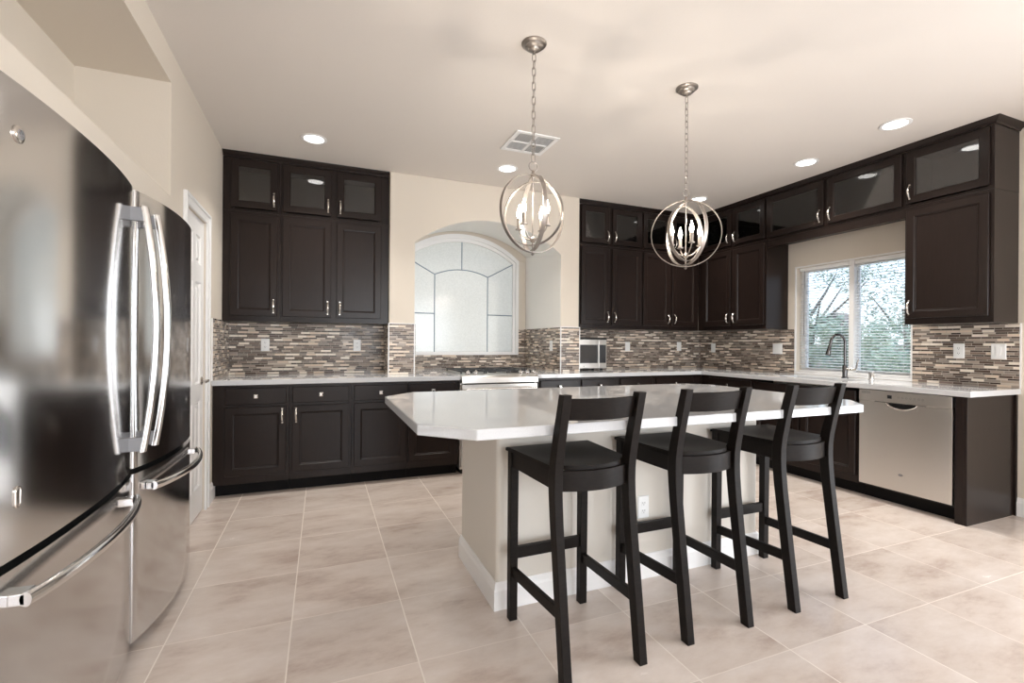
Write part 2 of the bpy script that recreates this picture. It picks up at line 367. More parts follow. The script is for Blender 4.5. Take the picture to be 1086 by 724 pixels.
# wall behind the viewer with a wide window
bm = bmesh.new()
cells(bm, [-1.3, 0.1, 3.7, XR + 0.14], [0, 0.5, 2.4, ZC], lambda x, z: not (0.1 < x < 3.7 and 0.5 < z < 2.4), 'Y', YR - 0.12, YR)
struct('wall_rear', bm, 'wall_paint')
bm = B((0.1, 3.7, YR - 0.09, YR - 0.04, 0.5, 0.55), (0.1, 3.7, YR - 0.09, YR - 0.04, 2.35, 2.4), (0.1, 0.15, YR - 0.09, YR - 0.04, 0.55, 2.35), (3.65, 3.7, YR - 0.09, YR - 0.04, 0.55, 2.35),
       (1.27, 1.32, YR - 0.09, YR - 0.04, 0.55, 2.35), (2.48, 2.53, YR - 0.09, YR - 0.04, 0.55, 2.35))
struct('window_3', bm, 'white_trim')
bm = B((XR + .04, XR + .1, PD0, PD0 + .06, 0, PDZ), (XR + .04, XR + .1, PD1 - .06, PD1, 0, PDZ), (XR + .04, XR + .1, PD0, PD1, PDZ - .06, PDZ), (XR + .04, XR + .1, PD0, PD1, 0, .05),
       (XR + .04, XR + .1, -0.79, -0.71, .05, PDZ - .06))
struct('door_2', bm, 'white_trim')
# baseboards
def bb_profile(bm, ax, a, b, f, sgn):
    # stepped baseboard along ax on plane f, growing towards sgn
    pr = [(0, 0), (0.014, 0), (0.014, 0.095), (0.009, 0.108), (0.007, 0.125), (0.003, 0.132), (0, 0.132)]
    if ax == 'X': loft(bm, [[(t, f + sgn * p, z) for p, z in pr] for t in (a, b)])
    else: loft(bm, [[(f + sgn * p, t, z) for p, z in pr] for t in (a, b)])
bm = bmesh.new(); bb_profile(bm, 'Y', DY1 + 0.07, 4.262, XL, 1); bb_profile(bm, 'Y', FA1 + 0.02, DY0 - 0.07, XL, 1); bb_profile(bm, 'Y', YR, FA0 - 0.02, XL, 1)
struct('baseboard_left', bm, 'white_trim')
bm = bmesh.new(); bb_profile(bm, 'Y', PD1 + 0.02, 1.790, XR, -1); bb_profile(bm, 'Y', YR, PD0 - .02, XR, -1); struct('baseboard_right', bm, 'white_trim')
# pantry door: casing + six-panel leaf + lever
bm = bmesh.new(); cw = 0.068
for (y0, y1, z0, z1) in ((DY0 - cw, DY0, 0, DZ + cw), (DY1, DY1 + cw, 0, DZ + cw), (DY0, DY1, DZ, DZ + cw)):
    box(bm, XL, XL + 0.014, y0, y1, z0, z1)
box(bm, XL + 0.014, XL + 0.022, DY0 - cw, DY0 - cw + 0.022, 0, DZ + cw); box(bm, XL + 0.014, XL + 0.022, DY1 + cw - 0.022, DY1 + cw, 0, DZ + cw)
box(bm, XL + 0.014, XL + 0.022, DY0 - cw + .022, DY1 + cw - .022, DZ + cw - 0.022, DZ + cw)
struct('trim_1', bm, 'white_trim', bevel=0.003)
def panel_face(bm, y0, y1, z0, z1, panels, x, dep):
    ys = sorted({y0, y1, *[p[0] for p in panels], *[p[1] for p in panels]}); zs = sorted({z0, z1, *[p[2] for p in panels], *[p[3] for p in panels]})
    for i in range(len(ys) - 1):
        for j in range(len(zs) - 1):
            cy, cz = (ys[i] + ys[i + 1]) / 2, (zs[j] + zs[j + 1]) / 2
            if not any(p[0] < cy < p[1] and p[2] < cz < p[3] for p in panels): box(bm, x - dep, x, ys[i], ys[i + 1], zs[j], zs[j + 1])
    for (a, b, c, d) in panels:
        rg = []
        for ins, dd in ((0, 0), (0.012, 0.010), (0.03, 0.010), (0.045, 0.002)):
            rg.append([(x - dd, a + ins, c + ins), (x - dd, b - ins, c + ins), (x - dd, b - ins, d - ins), (x - dd, a + ins, d - ins)])
        loft(bm, rg, caps=False); bm.faces.new([bm.verts.new(p) for p in rg[-1]])
        box(bm, x - dep, x - 0.012, a, b, c, d)
bm = bmesh.new(); mid = (DY0 + DY1) / 2; st = 0.085
pn = [(ya, yb, za, zb) for (ya, yb) in ((DY0 + st, mid - 0.035), (mid + 0.035, DY1 - st)) for (za, zb) in ((0.20, 0.80), (0.92, 1.62), (1.74, 1.94))]
panel_face(bm, DY0 + 0.003, DY1 - 0.003, 0.012, DZ - 0.003, pn, XL - 0.012, 0.035)
dr = struct('door_1', bm, 'white_trim', recalc=False)
kb = bmesh.new(); ky, kz = DY1 - 0.06, 0.935
lathe(kb, [(0.0, 0.0), (0.030, 0.0), (0.030, 0.006), (0.012, 0.012), (0.010, 0.045), (0.0, 0.045)], (XL - 0.012, ky, kz), 20, 'X')
tube(kb, [(XL + 0.028, ky + 0.012, kz), (XL + 0.033, ky - 0.03, kz), (XL + 0.034, ky - 0.08, kz - 0.004), (XL + 0.030, ky - 0.105, kz - 0.006)], [0.010, 0.009, 0.007, 0.005], 10)
obj('door_handle', kb, 'satin_nickel', dr, smooth=True)

# ------------------------------------------------------------------ kitchen window in the right wall
bm = bmesh.new(); fx0, fx1 = XR + 0.085, XR + 0.135
cells(bm, [RY0, RY0 + .045, 2.935, 2.985, RY1 - .045, RY1], [RZ0, RZ0 + .045, RZ1 - .045, RZ1],
      lambda y, z: not ((RY0 + .045 < y < 2.935 or 2.985 < y < RY1 - .045) and RZ0 + .045 < z < RZ1 - .045), 'X', fx0, fx1)
wf = struct('window_1', bm, 'white_trim')
obj('window_glass', B((XR + .108, XR + .112, RY0 + .045, 2.935, RZ0 + .045, RZ1 - .045), (XR + .108, XR + .112, 2.985, RY1 - .045, RZ0 + .045, RZ1 - .045)), 'window_glass', wf)
obj('window_mullion', B((XR + .03, XR + .085, 2.938, 2.982, RZ0, RZ1)), 'white_trim', wf)
bm = B((XR - 0.004, XR + 0.085, RY0 + .001, RY1 - .001, ZT + 0.002, RZ0 + .001), (XR - .006, XR + .006, RY0 - .012, RY0 + .002, ZT + .002, RZ1 + .012),
       (XR - .006, XR + .006, RY1 - .002, RY1 + .012, ZT + .002, RZ1 + .012), (XR - .006, XR + .006, RY0, RY1, RZ1 - .002, RZ1 + .012))
struct('trim_2', bm, 'white_trim')
def blind(y0, y1, label):
    T = thing('window_blind', label, 'blind', (XR + 0.05, (y0 + y1) / 2, RZ0 + 0.004), 0, 'white blinds in the sink window')
    obj('head_rail', B((XR + .035, XR + .068, y0, y1, RZ1 - .036, RZ1 - .003)), 'white_trim', T)
    obj('bottom_rail', B((XR + .038, XR + .066, y0, y1, RZ0 + .004, RZ0 + .018)), 'white_trim', T)
    s = bmesh.new(); z = RZ0 + .045; th = math.radians(20)
    while z < RZ1 - .045:
        c, sn = 0.0125 * math.cos(th), 0.0125 * math.sin(th)
        p = [(XR + .052 - c, z - sn), (XR + .052, z + .0016), (XR + .052 + c, z + sn), (XR + .052, z + .0006)]
        loft(s, [[(a, y0, b) for a, b in p], [(a, y1, b) for a, b in p]]); z += 0.0265
    obj('slats', s, 'slat_white', T)
    s = bmesh.new()
    for yy in (y0 + 0.07, y1 - 0.07): tube(s, [(XR + .052, yy, RZ0 + .01), (XR + .052, yy, RZ1 - .03)], 0.0012, 5)
    obj('lift_cord', s, 'white_trim', T); return T
b1 = blind(2.462, 2.930, 'white slatted blind in the half of the sink window next to the right-hand cabinet')
b2 = blind(2.990, 3.488, 'white slatted blind behind the faucet, far half of sink window')
s = bmesh.new(); tube(s, [(XR + .028, 3.43, RZ1 - .04), (XR + .026, 3.432, 1.32)], 0.004, 8); obj('tilt_wand', s, 'grey_plastic', b2)

# ------------------------------------------------------------------ arched window behind the range
bm = bmesh.new(); IX0, IX1, IZ0, IZS, IZP = 0.895, 2.208, 1.107, 2.197, 2.425
oo = [(WX0, WZ0), (WX1, WZ0)] + arch(WX0, WX1, WZS, WZP, 24); ii = [(IX0, IZ0), (IX1, IZ0)] + arch(IX0, IX1, IZS, IZP, 24)
mm_ = [((a[0] * .45 + b[0] * .55), (a[1] * .45 + b[1] * .55)) for a, b in zip(oo, ii)]
Yw = YA
rg = [[(x, Yw + 0.06, z) for x, z in oo], [(x, Yw - 0.012, z) for x, z in oo], [(x, Yw - 0.012, z) for x, z in mm_], [(x, Yw + 0.010, z) for x, z in mm_], [(x, Yw + 0.010, z) for x, z in ii], [(x, Yw + 0.06, z) for x, z in ii]]
loft(bm, rg + [rg[0]], caps=False); bmesh.ops.remove_doubles(bm, verts=bm.verts, dist=1e-6)
aw = struct('window_2', bm, 'white_trim')
bm = bmesh.new(); prism(bm, ii, 'Y', Yw + 0.028, Yw + 0.034); obj('frosted_pane', bm, 'frosted_glass', aw)
bm = bmesh.new()
def came(pts): tube(bm, [(x, Yw + 0.026, z) for x, z in pts], 0.0055, 6)
ia = arch(1.222, 1.880, 2.020, 2.092, 16)
came(ia); came([(1.551, 2.092), (1.551, IZP)]); came([(1.222, 1.107), (1.222, 2.02)]); came([(1.88, 1.107), (1.88, 2.02)])
came([(1.222, 2.02), (IX0, IZS)]); came([(1.88, 2.02), (IX1, IZS)]); came([(IX0, 1.56), (1.222, 1.56)]); came([(1.88, 1.56), (IX1, 1.56)])
obj('lead_came', bm, 'lead_came', aw)

# ------------------------------------------------------------------ cabinet building blocks
class Face:
    """maps (along, out, up) to the world for cabinets facing -Y ('back') or -X ('right')"""
    def __init__(s, kind, f): s.k, s.f = kind, f
    def p(s, a, d, z): return (a, s.f - d, z) if s.k == 'back' else (s.f - d, a, z)
    def box(s, bm, a0, a1, d0, d1, z0, z1):
        if s.k == 'back': box(bm, a0, a1, s.f - d1, s.f - d0, z0, z1)
        else: box(bm, s.f - d1, s.f - d0, a0, a1, z0, z1)
def door_mesh(fc, a0, a1, z0, z1, glass=False, fr=0.052, th=0.02):
    bm = bmesh.new()
    def ring(i, d): return [fc.p(a0 + i, d, z0 + i), fc.p(a1 - i, d, z0 + i), fc.p(a1 - i, d, z1 - i), fc.p(a0 + i, d, z1 - i)]
    if glass:
        rg = [ring(0.0, 0), ring(0, th - .003), ring(0.003, th), ring(fr, th), ring(fr + .008, th - .008), ring(fr + .008, 0)]
        loft(bm, rg + [rg[0]], caps=False); bmesh.ops.remove_doubles(bm, verts=bm.verts, dist=1e-6)
    else:
        rg = [ring(0.0, 0), ring(0, th - .003), ring(0.003, th), ring(fr, th), ring(fr + .004, th - .004), ring(fr + .010, th - .005), ring(fr + .014, th - .012)]
        loft(bm, rg)
    return bm
def slab_mesh(fc, a0, a1, z0, z1, th=0.02):
    bm = bmesh.new()
    def ring(i, d): return [fc.p(a0 + i, d, z0 + i), fc.p(a1 - i, d, z0 + i), fc.p(a1 - i, d, z1 - i), fc.p(a0 + i, d, z1 - i)]
    loft(bm, [ring(0, 0), ring(0, th - .004), ring(.004, th)]); return bm
def pull_mesh(fc, a, z, L=0.105, out=0.030):
    bm = bmesh.new(); pts = []
    for k in range(13):
        t = k / 12; zz = z + (t - .5) * L
        pts.append(fc.p(a, 0.02 + 0.004 + out * math.sin(PI * t) ** 0.6, zz))
    tube(bm, pts, [0.0055 + 0.003 * math.sin(PI * k / 12) for k in range(13)], 8)
    for s in (-1, 1):
        fc.box(bm, a - .006, a + .006, 0.0195, 0.032, z + s * L / 2 - .007, z + s * L / 2 + .007)
    return bm
def knob_mesh(fc, a, z):
    bm = bmesh.new(); fc.box(bm, a - .006, a + .006, .0195, .038, z - .006, z + .006)
    def rg(i, d): return [fc.p(a - i, d, z - i), fc.p(a + i, d, z - i), fc.p(a + i, d, z + i), fc.p(a - i, d, z + i)]
    loft(bm, [rg(.012, .036), rg(.0155, .040), rg(.0155, .044), rg(.008, .050)]); return bm
WOOD = 'espresso_wood'
def wall_unit(fc, label, a0, a1, z0, z1, doors, depth, glass, group, dz0=None, dz1=None):
    """doors: list of (a0,a1,handle_a or None); handle at the bottom corner"""
    T = thing('glass_wall_cabinet' if glass else 'wall_cabinet', label, 'cabinet', fc.p((a0 + a1) / 2, -depth / 2, z0), 0, group)
    bm = bmesh.new(); e = 0.0006; a0 += e; a1 -= e; z1 -= e; z0 += e
    if glass:
        t = 0.018
        fc.box(bm, a0, a0 + t, -depth, 0, z0, z1); fc.box(bm, a1 - t, a1, -depth, 0, z0, z1)
        fc.box(bm, a0 + t, a1 - t, -depth, 0, z0, z0 + t); fc.box(bm, a0 + t, a1 - t, -depth, 0, z1 - t, z1)
        fc.box(bm, a0 + t, a1 - t, -depth, -depth + 0.01, z0 + t, z1 - t)
        ds = sorted(doors)
        for (p, q) in zip(ds, ds[1:]): fc.box(bm, p[1] - .015, q[0] + .015, -.02, 0, z0 + t, z1 - t)
        fc.box(bm, a0 + t, ds[0][0] + .02, -.02, 0, z0 + t, z1 - t) if ds[0][0] + .02 > a0 + t else None
        fc.box(bm, ds[-1][1] - .02, a1 - t, -.02, 0, z0 + t, z1 - t) if ds[-1][1] - .02 < a1 - t else None
        obj('body', bm, WOOD, T)
    else:
        fc.box(bm, a0, a1, -depth, 0, z0, z1); obj('body', bm, WOOD, T, bevel=0.0015)
    for (p, q, h) in doors:
        zz0, zz1 = (dz0, dz1)
        d = obj('door', door_mesh(fc, p, q, zz0, zz1, glass), WOOD, T, recalc=True)
        if glass:
            g = bmesh.new(); fc.box(g, p + .055, q - .055, .006, .010, zz0 + .055, zz1 - .055); obj('glass_pane', g, 'cabinet_glass', d)
        if h is not None:
            obj('handle', pull_mesh(fc, h, zz0 + 0.085), 'satin_nickel', d, smooth=True)
    return T
def base_unit(fc, label, a0, a1, fronts, depth, group, toe=0.075, top=0.874, name='base_cabinet', full_left=False):
    """fronts: (kind, a0, a1, z0, z1, hardware) hardware = ('knob',) or ('pull', side)"""
    T = thing(name, label, 'cabinet', fc.p((a0 + a1) / 2, -depth / 2, 0), 0, group)
    bm = bmesh.new(); fc.box(bm, a0 + .0006, a1 - .0006, -depth, 0, 0.10, top); obj('body', bm, WOOD, T, bevel=0.0012)
    bm = bmesh.new(); fc.box(bm, a0 + .0006, a1 - .0006, -depth, -toe, 0.0, 0.0995); obj('toe_kick', bm, 'toe_black', T)
    for fr in fronts:
        kind, p, q, z0, z1, hw = fr
        if kind == 'drawer':
            d = obj('drawer', slab_mesh(fc, p, q, z0, z1), WOOD, T)
        elif kind == 'false_front': d = obj('false_front', slab_mesh(fc, p, q, z0, z1), WOOD, T)
        else: d = obj('door', door_mesh(fc, p, q, z0, z1), WOOD, T)
        if hw == 'knob': obj('knob', knob_mesh(fc, (p + q) / 2, (z0 + z1) / 2), 'bright_steel', d)
        elif hw in ('L', 'R'):
            obj('handle', pull_mesh(fc, p + .028 if hw == 'L' else q - .028, z1 - 0.075), 'satin_nickel', d, smooth=True)
    return T
DR = (0.720, 0.849); DO = (0.163, 0.698)

# ------------------------------------------------------------------ base cabinets
fb = Face('back', 4.212); G = 'dark base cabinets under the worktop'
base_unit(fb, 'dark base cabinet at the far left beside the pantry door, drawer over one door', XL + .002, -0.2425,
          [('drawer', -.693, -.265, *DR, 'knob'), ('door', -.693, -.265, *DO, 'R')], 0.62, G)
base_unit(fb, 'dark base cabinet second from the pantry door, fully in view', -0.2425, 0.2345,
          [('drawer', -.22, .214, *DR, 'knob'), ('door', -.22, .214, *DO, 'L')], 0.62, G)
base_unit(fb, 'dark base cabinet third from the pantry door, partly hidden by island tip', 0.2345, 0.7045,
          [('drawer', .255, .694, *DR, 'knob'), ('door', .255, .694, *DO, 'R')], 0.28, G)
base_unit(fb, 'dark base cabinet directly left of the range, behind the island corner', 0.7045, 1.172,
          [('drawer', .715, 1.139, *DR, 'knob'), ('door', .715, 1.139, *DO, 'L')], 0.28, G)
base_unit(fb, 'dark base cabinet directly right of the range, drawer top only in view', 1.953, 2.444,
          [('drawer', 1.997, 2.422, *DR, 'knob'), ('door', 1.997, 2.422, *DO, 'R')], 0.28, G)
base_unit(fb, 'dark base cabinet below the counter microwave, mostly hidden by island', 2.444, 2.913,
          [('drawer', 2.466, 2.889, *DR, 'knob'), ('door', 2.466, 2.889, *DO, 'L')], 0.28, G)
base_unit(fb, 'dark base cabinet with drawer just right of the microwave cabinet, behind the island', 2.913, 3.379,
          [('drawer', 2.937, 3.354, *DR, 'knob'), ('door', 2.937, 3.354, *DO, 'R')], 0.62, G)
base_unit(fb, 'dark base cabinet on the back wall ending in the inside corner', 3.379, 4.051,
          [('drawer', 3.404, 3.92, *DR, 'knob'), ('door', 3.404, 3.92, *DO, 'L')], 0.62, G)
fr_ = Face('right', 4.052)
base_unit(fr_, 'dark base cabinet on the window wall nearest the inside corner', 3.50, 4.211,
          [('drawer', 3.52, 4.09, *DR, 'knob'), ('door', 3.52, 4.09, *DO, 'L')], 0.60, G)
base_unit(fr_, 'dark double-door sink cabinet under the faucet beside the dishwasher', 2.492, 3.50,
          [('false_front', 2.51, 3.48, *DR, None), ('door', 2.51, 2.985, *DO, 'R'), ('door', 3.005, 3.48, *DO, 'L')], 0.60, G, top=0.70, name='sink_cabinet')
# rails that carry the worktop round the sink
T = thing('end_panel', 'dark wooden end panel closing the counter beside the dishwasher', 'cabinet panel', (4.35, 1.83, 0))
obj('side_panel', B((4.040, XR - .002, 1.795, 1.815, 0, 0.874)), WOOD, T, bevel=0.0015)
obj('front_stile', B((4.040, 4.062, 1.8155, 1.862, 0, 0.874)), WOOD, T, bevel=0.0015)
obj('back_strip', B((XR - .022, XR - .003, 1.781, 1.7945, 0, 0.874)), WOOD, T)

# ------------------------------------------------------------------ worktop
def cf(x, y):
    R_ = [(XL, 1.178, 4.17, 4.5), (XL, PX0, 4.5, YB), (OX0, 1.178, 4.5, YA), (1.178, 1.949, 4.822, YA), (1.949, OX1, 4.5, YA), (1.949, XR, 4.17, 4.5), (PX1, XR, 4.5, YB), (4.01, XR, 1.765, YB)]
    if 4.115 < x < 4.44 and 2.64 < y < 3.32: return False
    return any(a < x < b and c < y < d for a, b, c, d in R_)
bm = bmesh.new()
cells(bm, [XL, PX0, OX0, 1.178, 1.949, OX1, PX1, 4.01, 4.115, 4.44, XR], [1.765, 2.64, 3.32, 4.17, 4.5, 4.822, YB, YA], cf, 'Z', 0.8745, ZT)
o = obj('countertop', bm, 'white_quartz', bevel=0.003); tag(o, 'continuous white quartz worktop running round the walls over the dark cabinets', 'countertop')

# ------------------------------------------------------------------ backsplash
def splash(label, boxes, trims):
    T = thing('backsplash', label, 'backsplash', ((boxes[0][0] + boxes[0][1]) / 2, (boxes[0][2] + boxes[0][3]) / 2, ZT + .001))
    obj('mosaic_panel', B(*boxes), 'mosaic_tile', T)
    if trims: obj('edge_trim', B(*trims), 'white_trim', T)
z0, z1, t = ZT + .0008, ZU - .001, 0.008
splash('striped mosaic backsplash left of the range under the left wall cabinets',
       [(XL + t, PX0 - t, YB - t, YB, z0, z1), (XL, XL + t, 4.10 + .07, YB, z0, z1 + .005), (PX0 - t, PX0, YP, YB - t, z0, z1), (PX0 - t, OX0, YP - t, YP, z0, z1 + .005)],
       [(PX0 - t - .003, PX0 - t + .006, YP - t - .003, YP - t + .006, z0, z1 + .010), (OX0 - .008, OX0 + .002, YP - t - .002, YP, z0, z1 + .010), (PX0 - t, OX0, YP - t - .002, YP, z1 + .005, z1 + .012),
        (XL, XL + .010, 4.16, 4.17, z0, z1 + .005)])
splash('striped mosaic backsplash inside the arched alcove behind the range',
       [(OX0 + t, OX1 - t, YA - t, YA, z0, WZ0 - .002), (OX1 - t, OX1, YP, YA, z0, z1 + .005), (OX0, OX0 + t, YP, YA, z0, z1 + .005), (WX1 + .004, OX1 - t, YA - t, YA, WZ0 - .002, z1)], [])
splash('striped mosaic backsplash from the microwave round the corner to the sink window',
       [(PX1, XR - t, YB - t, YB, z0, z1), (OX1, PX1 + t, YP - t, YP, z0, z1 + .005), (PX1, PX1 + t, YP, YB - t, z0, z1), (XR - t, XR, RY1 + .013, YB, z0, z1)],
       [(OX1 - .003, OX1 + .006, YP - t - .003, YP, z0, z1 + .010), (PX1 + t - .006, PX1 + t + .003, YP - t - .003, YP - t + .006, z0, z1 + .010), (OX1, PX1 + t, YP - t - .002, YP, z1 + .005, z1 + .012)])
splash('striped mosaic backsplash right of the sink window under the single cabinet',
       [(XR - t, XR, 1.772, RY0 - .013, z0, z1)], [(XR - t - .002, XR, 1.765, 1.772, z0, z1)])

# ------------------------------------------------------------------ wall cabinets
fu = Face('back', 4.553); DU = (1.434, 2.291); DG = (2.345, 2.750); ZM = 2.318
GL, GG = 'tall solid-door wall cabinets', 'glass-door cabinets of the top row'
dp = YB - 4.553 - 0.009
wall_unit(fu, 'tall solid single-door wall cabinet nearest the pantry door', XL + .002, -0.3435, ZU, ZM, [(-.718, -.364, -.392)], dp, False, GL, *DU)
wall_unit(fu, 'tall solid double-door wall cabinet next to the cream arch wall, left of the range', -0.3435, PX0 - .004, ZU, ZM, [(-.323, .070, .042), (.117, .505, .145)], dp, False, GL, *DU)
wall_unit(fu, 'small glass single-door cabinet in the top row nearest the pantry door', XL + .002, -0.3435, ZM, ZG1, [(-.718, -.364, -.392)], dp, True, GG, *DG)
wall_unit(fu, 'glass double-door cabinet in the top row left of the arch', -0.3435, PX0 - .004, ZM, ZG1, [(-.323, .070, .042), (.117, .505, .145)], dp, True, GG, *DG)
wall_unit(fu, 'tall solid double-door wall cabinet above the microwave', 2.604, 3.466, ZU, ZM, [(2.650, 3.012, 2.984), (3.053, 3.449, 3.081)], dp, False, GL, *DU)
wall_unit(fu, 'tall solid double-door wall cabinet on the back wall at the inside corner', 3.466, 4.322, ZU, ZM, [(3.483, 3.865, 3.837), (3.907, 4.28, 3.935)], dp, False, GL, *DU)
wall_unit(fu, 'glass double-door cabinet in the top row above the microwave', 2.604, 3.466, ZM, ZG1, [(2.650, 3.012, 2.984), (3.053, 3.449, 3.081)], dp, True, GG, *DG)
wall_unit(fu, 'glass double-door cabinet in the top row behind the right pendant', 3.466, 4.322, ZM, ZG1, [(3.483, 3.865, 3.837), (3.907, 4.28, 3.935)], dp, True, GG, *DG)
fv = Face('right', 4.323); dq = XR - 4.323 - 0.009
wall_unit(fv, 'tall solid double-door wall cabinet between the inside corner and sink window', 3.588, 4.552, ZU, ZM, [(3.605, 4.010, 3.982), (4.045, 4.46, 4.073)], dq, False, GL, *DU)
wall_unit(fv, 'glass double-door cabinet in the top row between inside corner and window', 3.588, 4.552, ZM, ZG1, [(3.605, 4.010, 3.982), (4.045, 4.46, 4.073)], dq, True, GG, *DG)
wall_unit(fv, 'wide glass double-door bridge cabinet above the sink window', 2.321, 3.588, ZM - .005, ZG1, [(2.340, 2.936, 2.908), (2.976, 3.575, 3.004)], dq, True, GG, 2.335, 2.750)
wall_unit(fv, 'tall solid single-door wall cabinet right of the sink window', 1.780, 2.321, ZU, ZM, [(1.803, 2.305, 2.277)], dq, False, GL, *DU)
wall_unit(fv, 'glass single-door cabinet in the top row at the right-hand end', 1.780, 2.321, ZM, ZG1, [(1.803, 2.305, 2.277)], dq, True, GG, *DG)
o = obj('valance_board', B((4.325, 4.345, 2.3215, 3.5875, 2.238, 2.3125), (4.345, XR - .010, 2.3215, 3.5875, 2.296, 2.3125)), WOOD, bevel=0.001); tag(o, 'dark wooden valance under the bridge cabinet above the sink window', 'valance')
# crown moulding
def crown(name, label, path, m=WOOD):
    # path: list of points (x,y) with outward offsets handled by mitred normals
    prof = [(0, 2.7665), (0.004, 2.7665), (0.010, 2.778), (0.028, 2.792), (0.036, 2.800), (0.040, 2.8095), (0, 2.8095)]
    pts = [Vector((a, b)) for a, b in path]; bm = bmesh.new(); rings = []
    for i, p in enumerate(pts):
        ns = []
        if i > 0: d = (pts[i] - pts[i - 1]).normalized(); ns.append(Vector((d.y, -d.x)))
        if i < len(pts) - 1: d = (pts[i + 1] - pts[i]).normalized(); ns.append(Vector((d.y, -d.x)))
        nn = sum(ns, Vector((0, 0))); nn = nn / (nn.length_squared) * len(ns) if len(ns) == 1 else nn * (2 / nn.length_squared)
        rings.append([(p.x + nn.x * o_, p.y + nn.y * o_, z) for o_, z in prof])
    loft(bm, rings); o = obj(name, bm, m); tag(o, label, 'moulding')
    return o
crown('crown_moulding', 'dark crown moulding along the top of the left bank of wall cabinets', [(XL + .002, 4.552), (PX0 - .005, 4.552)])
crown('crown_moulding', 'dark crown moulding running round the corner above the right-hand wall cabinets', [(2.605, 4.552), (4.322, 4.552), (4.322, 1.7795), (XR - .006, 1.7795)])

# ------------------------------------------------------------------ island
IX, IXR, IY, IYF = 0.743, 2.366, 2.016, 2.60
T = thing('kitchen_island', 'large kitchen island with white quartz top and cream painted base', 'kitchen island', (1.55, 2.3, 0))
obj('base', B((IX, IXR, IY, IYF, 0, 0.8735)), 'island_paint', T, bevel=0.018, segs=4)
top = [(0.326, 1.735), (0.50, 1.562), (2.571, 1.560), (2.728, 1.72), (2.728, 2.735), (2.59, 2.885), (0.511, 2.885), (0.326, 2.70)]
bm = bmesh.new(); prism(bm, top, 'Z', 0.874, 0.914); obj('top', bm, 'white_quartz', T, bevel=0.004)
bm = bmesh.new(); pr = [(0, 0), (0.014, 0), (0.014, 0.088), (0.010, 0.100), (0.007, 0.116), (0.003, 0.124), (0, 0.124)]
cor = [(IX, IYF - .001), (IX, IY), (IXR, IY), (IXR, IYF - .001)]; nn = [(-1, 0), (-1, -1), (1, -1), (1, 0)]
loft(bm, [[(c[0] + n_[0] * p, c[1] + n_[1] * p, z + .0003) for p, z in pr] for c, n_ in zip(cor, nn)]); obj('baseboard', bm, 'white_trim', T)
fi = Face('back', 0)
bm = B((IX + .16, IXR - .06, IYF, IYF + .24, 0.10, 0.8735)); obj('cabinet_body', bm, WOOD, T)
bm = B((IX + .16, IXR - .06, IYF, IYF + .17, 0.0, 0.0998)); obj('toe_kick', bm, 'toe_black', T)

# ------------------------------------------------------------------ outlets and switches
def outlet(fp, normal, a, z, label, gang=1, kind='outlet', w=0.070, h=0.115):
    """normal '-Y','-X'; fp plane coordinate; a = position along the wall"""
    fc = Face('back' if normal == '-Y' else 'right', fp)
    if gang == 2: w = 0.115
    T = thing('wall_switch' if kind == 'switch' else 'wall_outlet', label, 'light switch' if kind == 'switch' else 'outlet', fc.p(a, 0, z - h / 2), 0, 'white electrical plates on the walls')
    bm = bmesh.new(); 
    def rg(i, d): return [fc.p(a - w / 2 + i, d, z - h / 2 + i), fc.p(a + w / 2 - i, d, z - h / 2 + i), fc.p(a + w / 2 - i, d, z + h / 2 - i), fc.p(a - w / 2 + i, d, z + h / 2 - i)]
    loft(bm, [rg(0, .0003), rg(0, .003), rg(.004, .006)]); pl = obj('cover_plate', bm, 'white_plastic', T)
    for g_ in range(gang):
        ga = a + (g_ - (gang - 1) / 2) * 0.046
        if kind == 'switch':
            bm = bmesh.new(); fc.box(bm, ga - .016, ga + .016, .0062, .009, z - .033, z + .033); obj('rocker', bm, 'white_plastic', T, bevel=.001)
        else:
            for s in (-1, 1):
                bm = bmesh.new(); fc.box(bm, ga - .015, ga + .015, .0062, .008, z + s * .020 - .013, z + s * .020 + .013); r_ = obj('receptacle', bm, 'white_plastic', T, bevel=.001)
                bm = bmesh.new()
                for q in (-.006, .006): fc.box(bm, ga + q - .0012, ga + q + .0012, .0081, .0086, z + s * .020 - .002, z + s * .020 + .007)
                fc.box(bm, ga - .002, ga + .002, .0081, .0086, z + s * .020 - .009, z + s * .020 - .005); obj('slots', bm, 'plastic_shadow', r_)
    return T
outlet(YB - t, '-Y', -0.485, 1.185, 'white outlet on the left mosaic, the one closer to the pantry door')
outlet(YB - t, '-Y', 0.318, 1.185, 'white outlet on the left mosaic, the one closer to the arch')
outlet(YB - t, '-Y', 3.50, 1.185, 'white plate on the back mosaic between the microwave and the corner', kind='switch')
outlet(YB - t, '-Y', 4.300, 1.190, 'white plate on the back mosaic just left of the inside corner', kind='switch')
outlet(XR - t, '-X', 4.627, 1.175, 'white plate on the window wall just right of the inside corner', kind='switch')
outlet(XR - t, '-X', 3.710, 1.175, 'wide white double switch plate left of the sink window', gang=2, kind='switch')
outlet(XR - t, '-X', 2.119, 1.180, 'white outlet right of the sink window, the closer one to the window')
outlet(XR - t, '-X', 1.885, 1.180, 'white plate at the right end of the mosaic, furthest from the window', kind='switch', w=0.085)
outlet(OX1 - t, '-X', 4.700, 1.19, 'white outlet on the side of the arched alcove right of the range')
outlet(IY, '-Y', 1.554, 0.370, 'white outlet on the cream island base behind the stools')

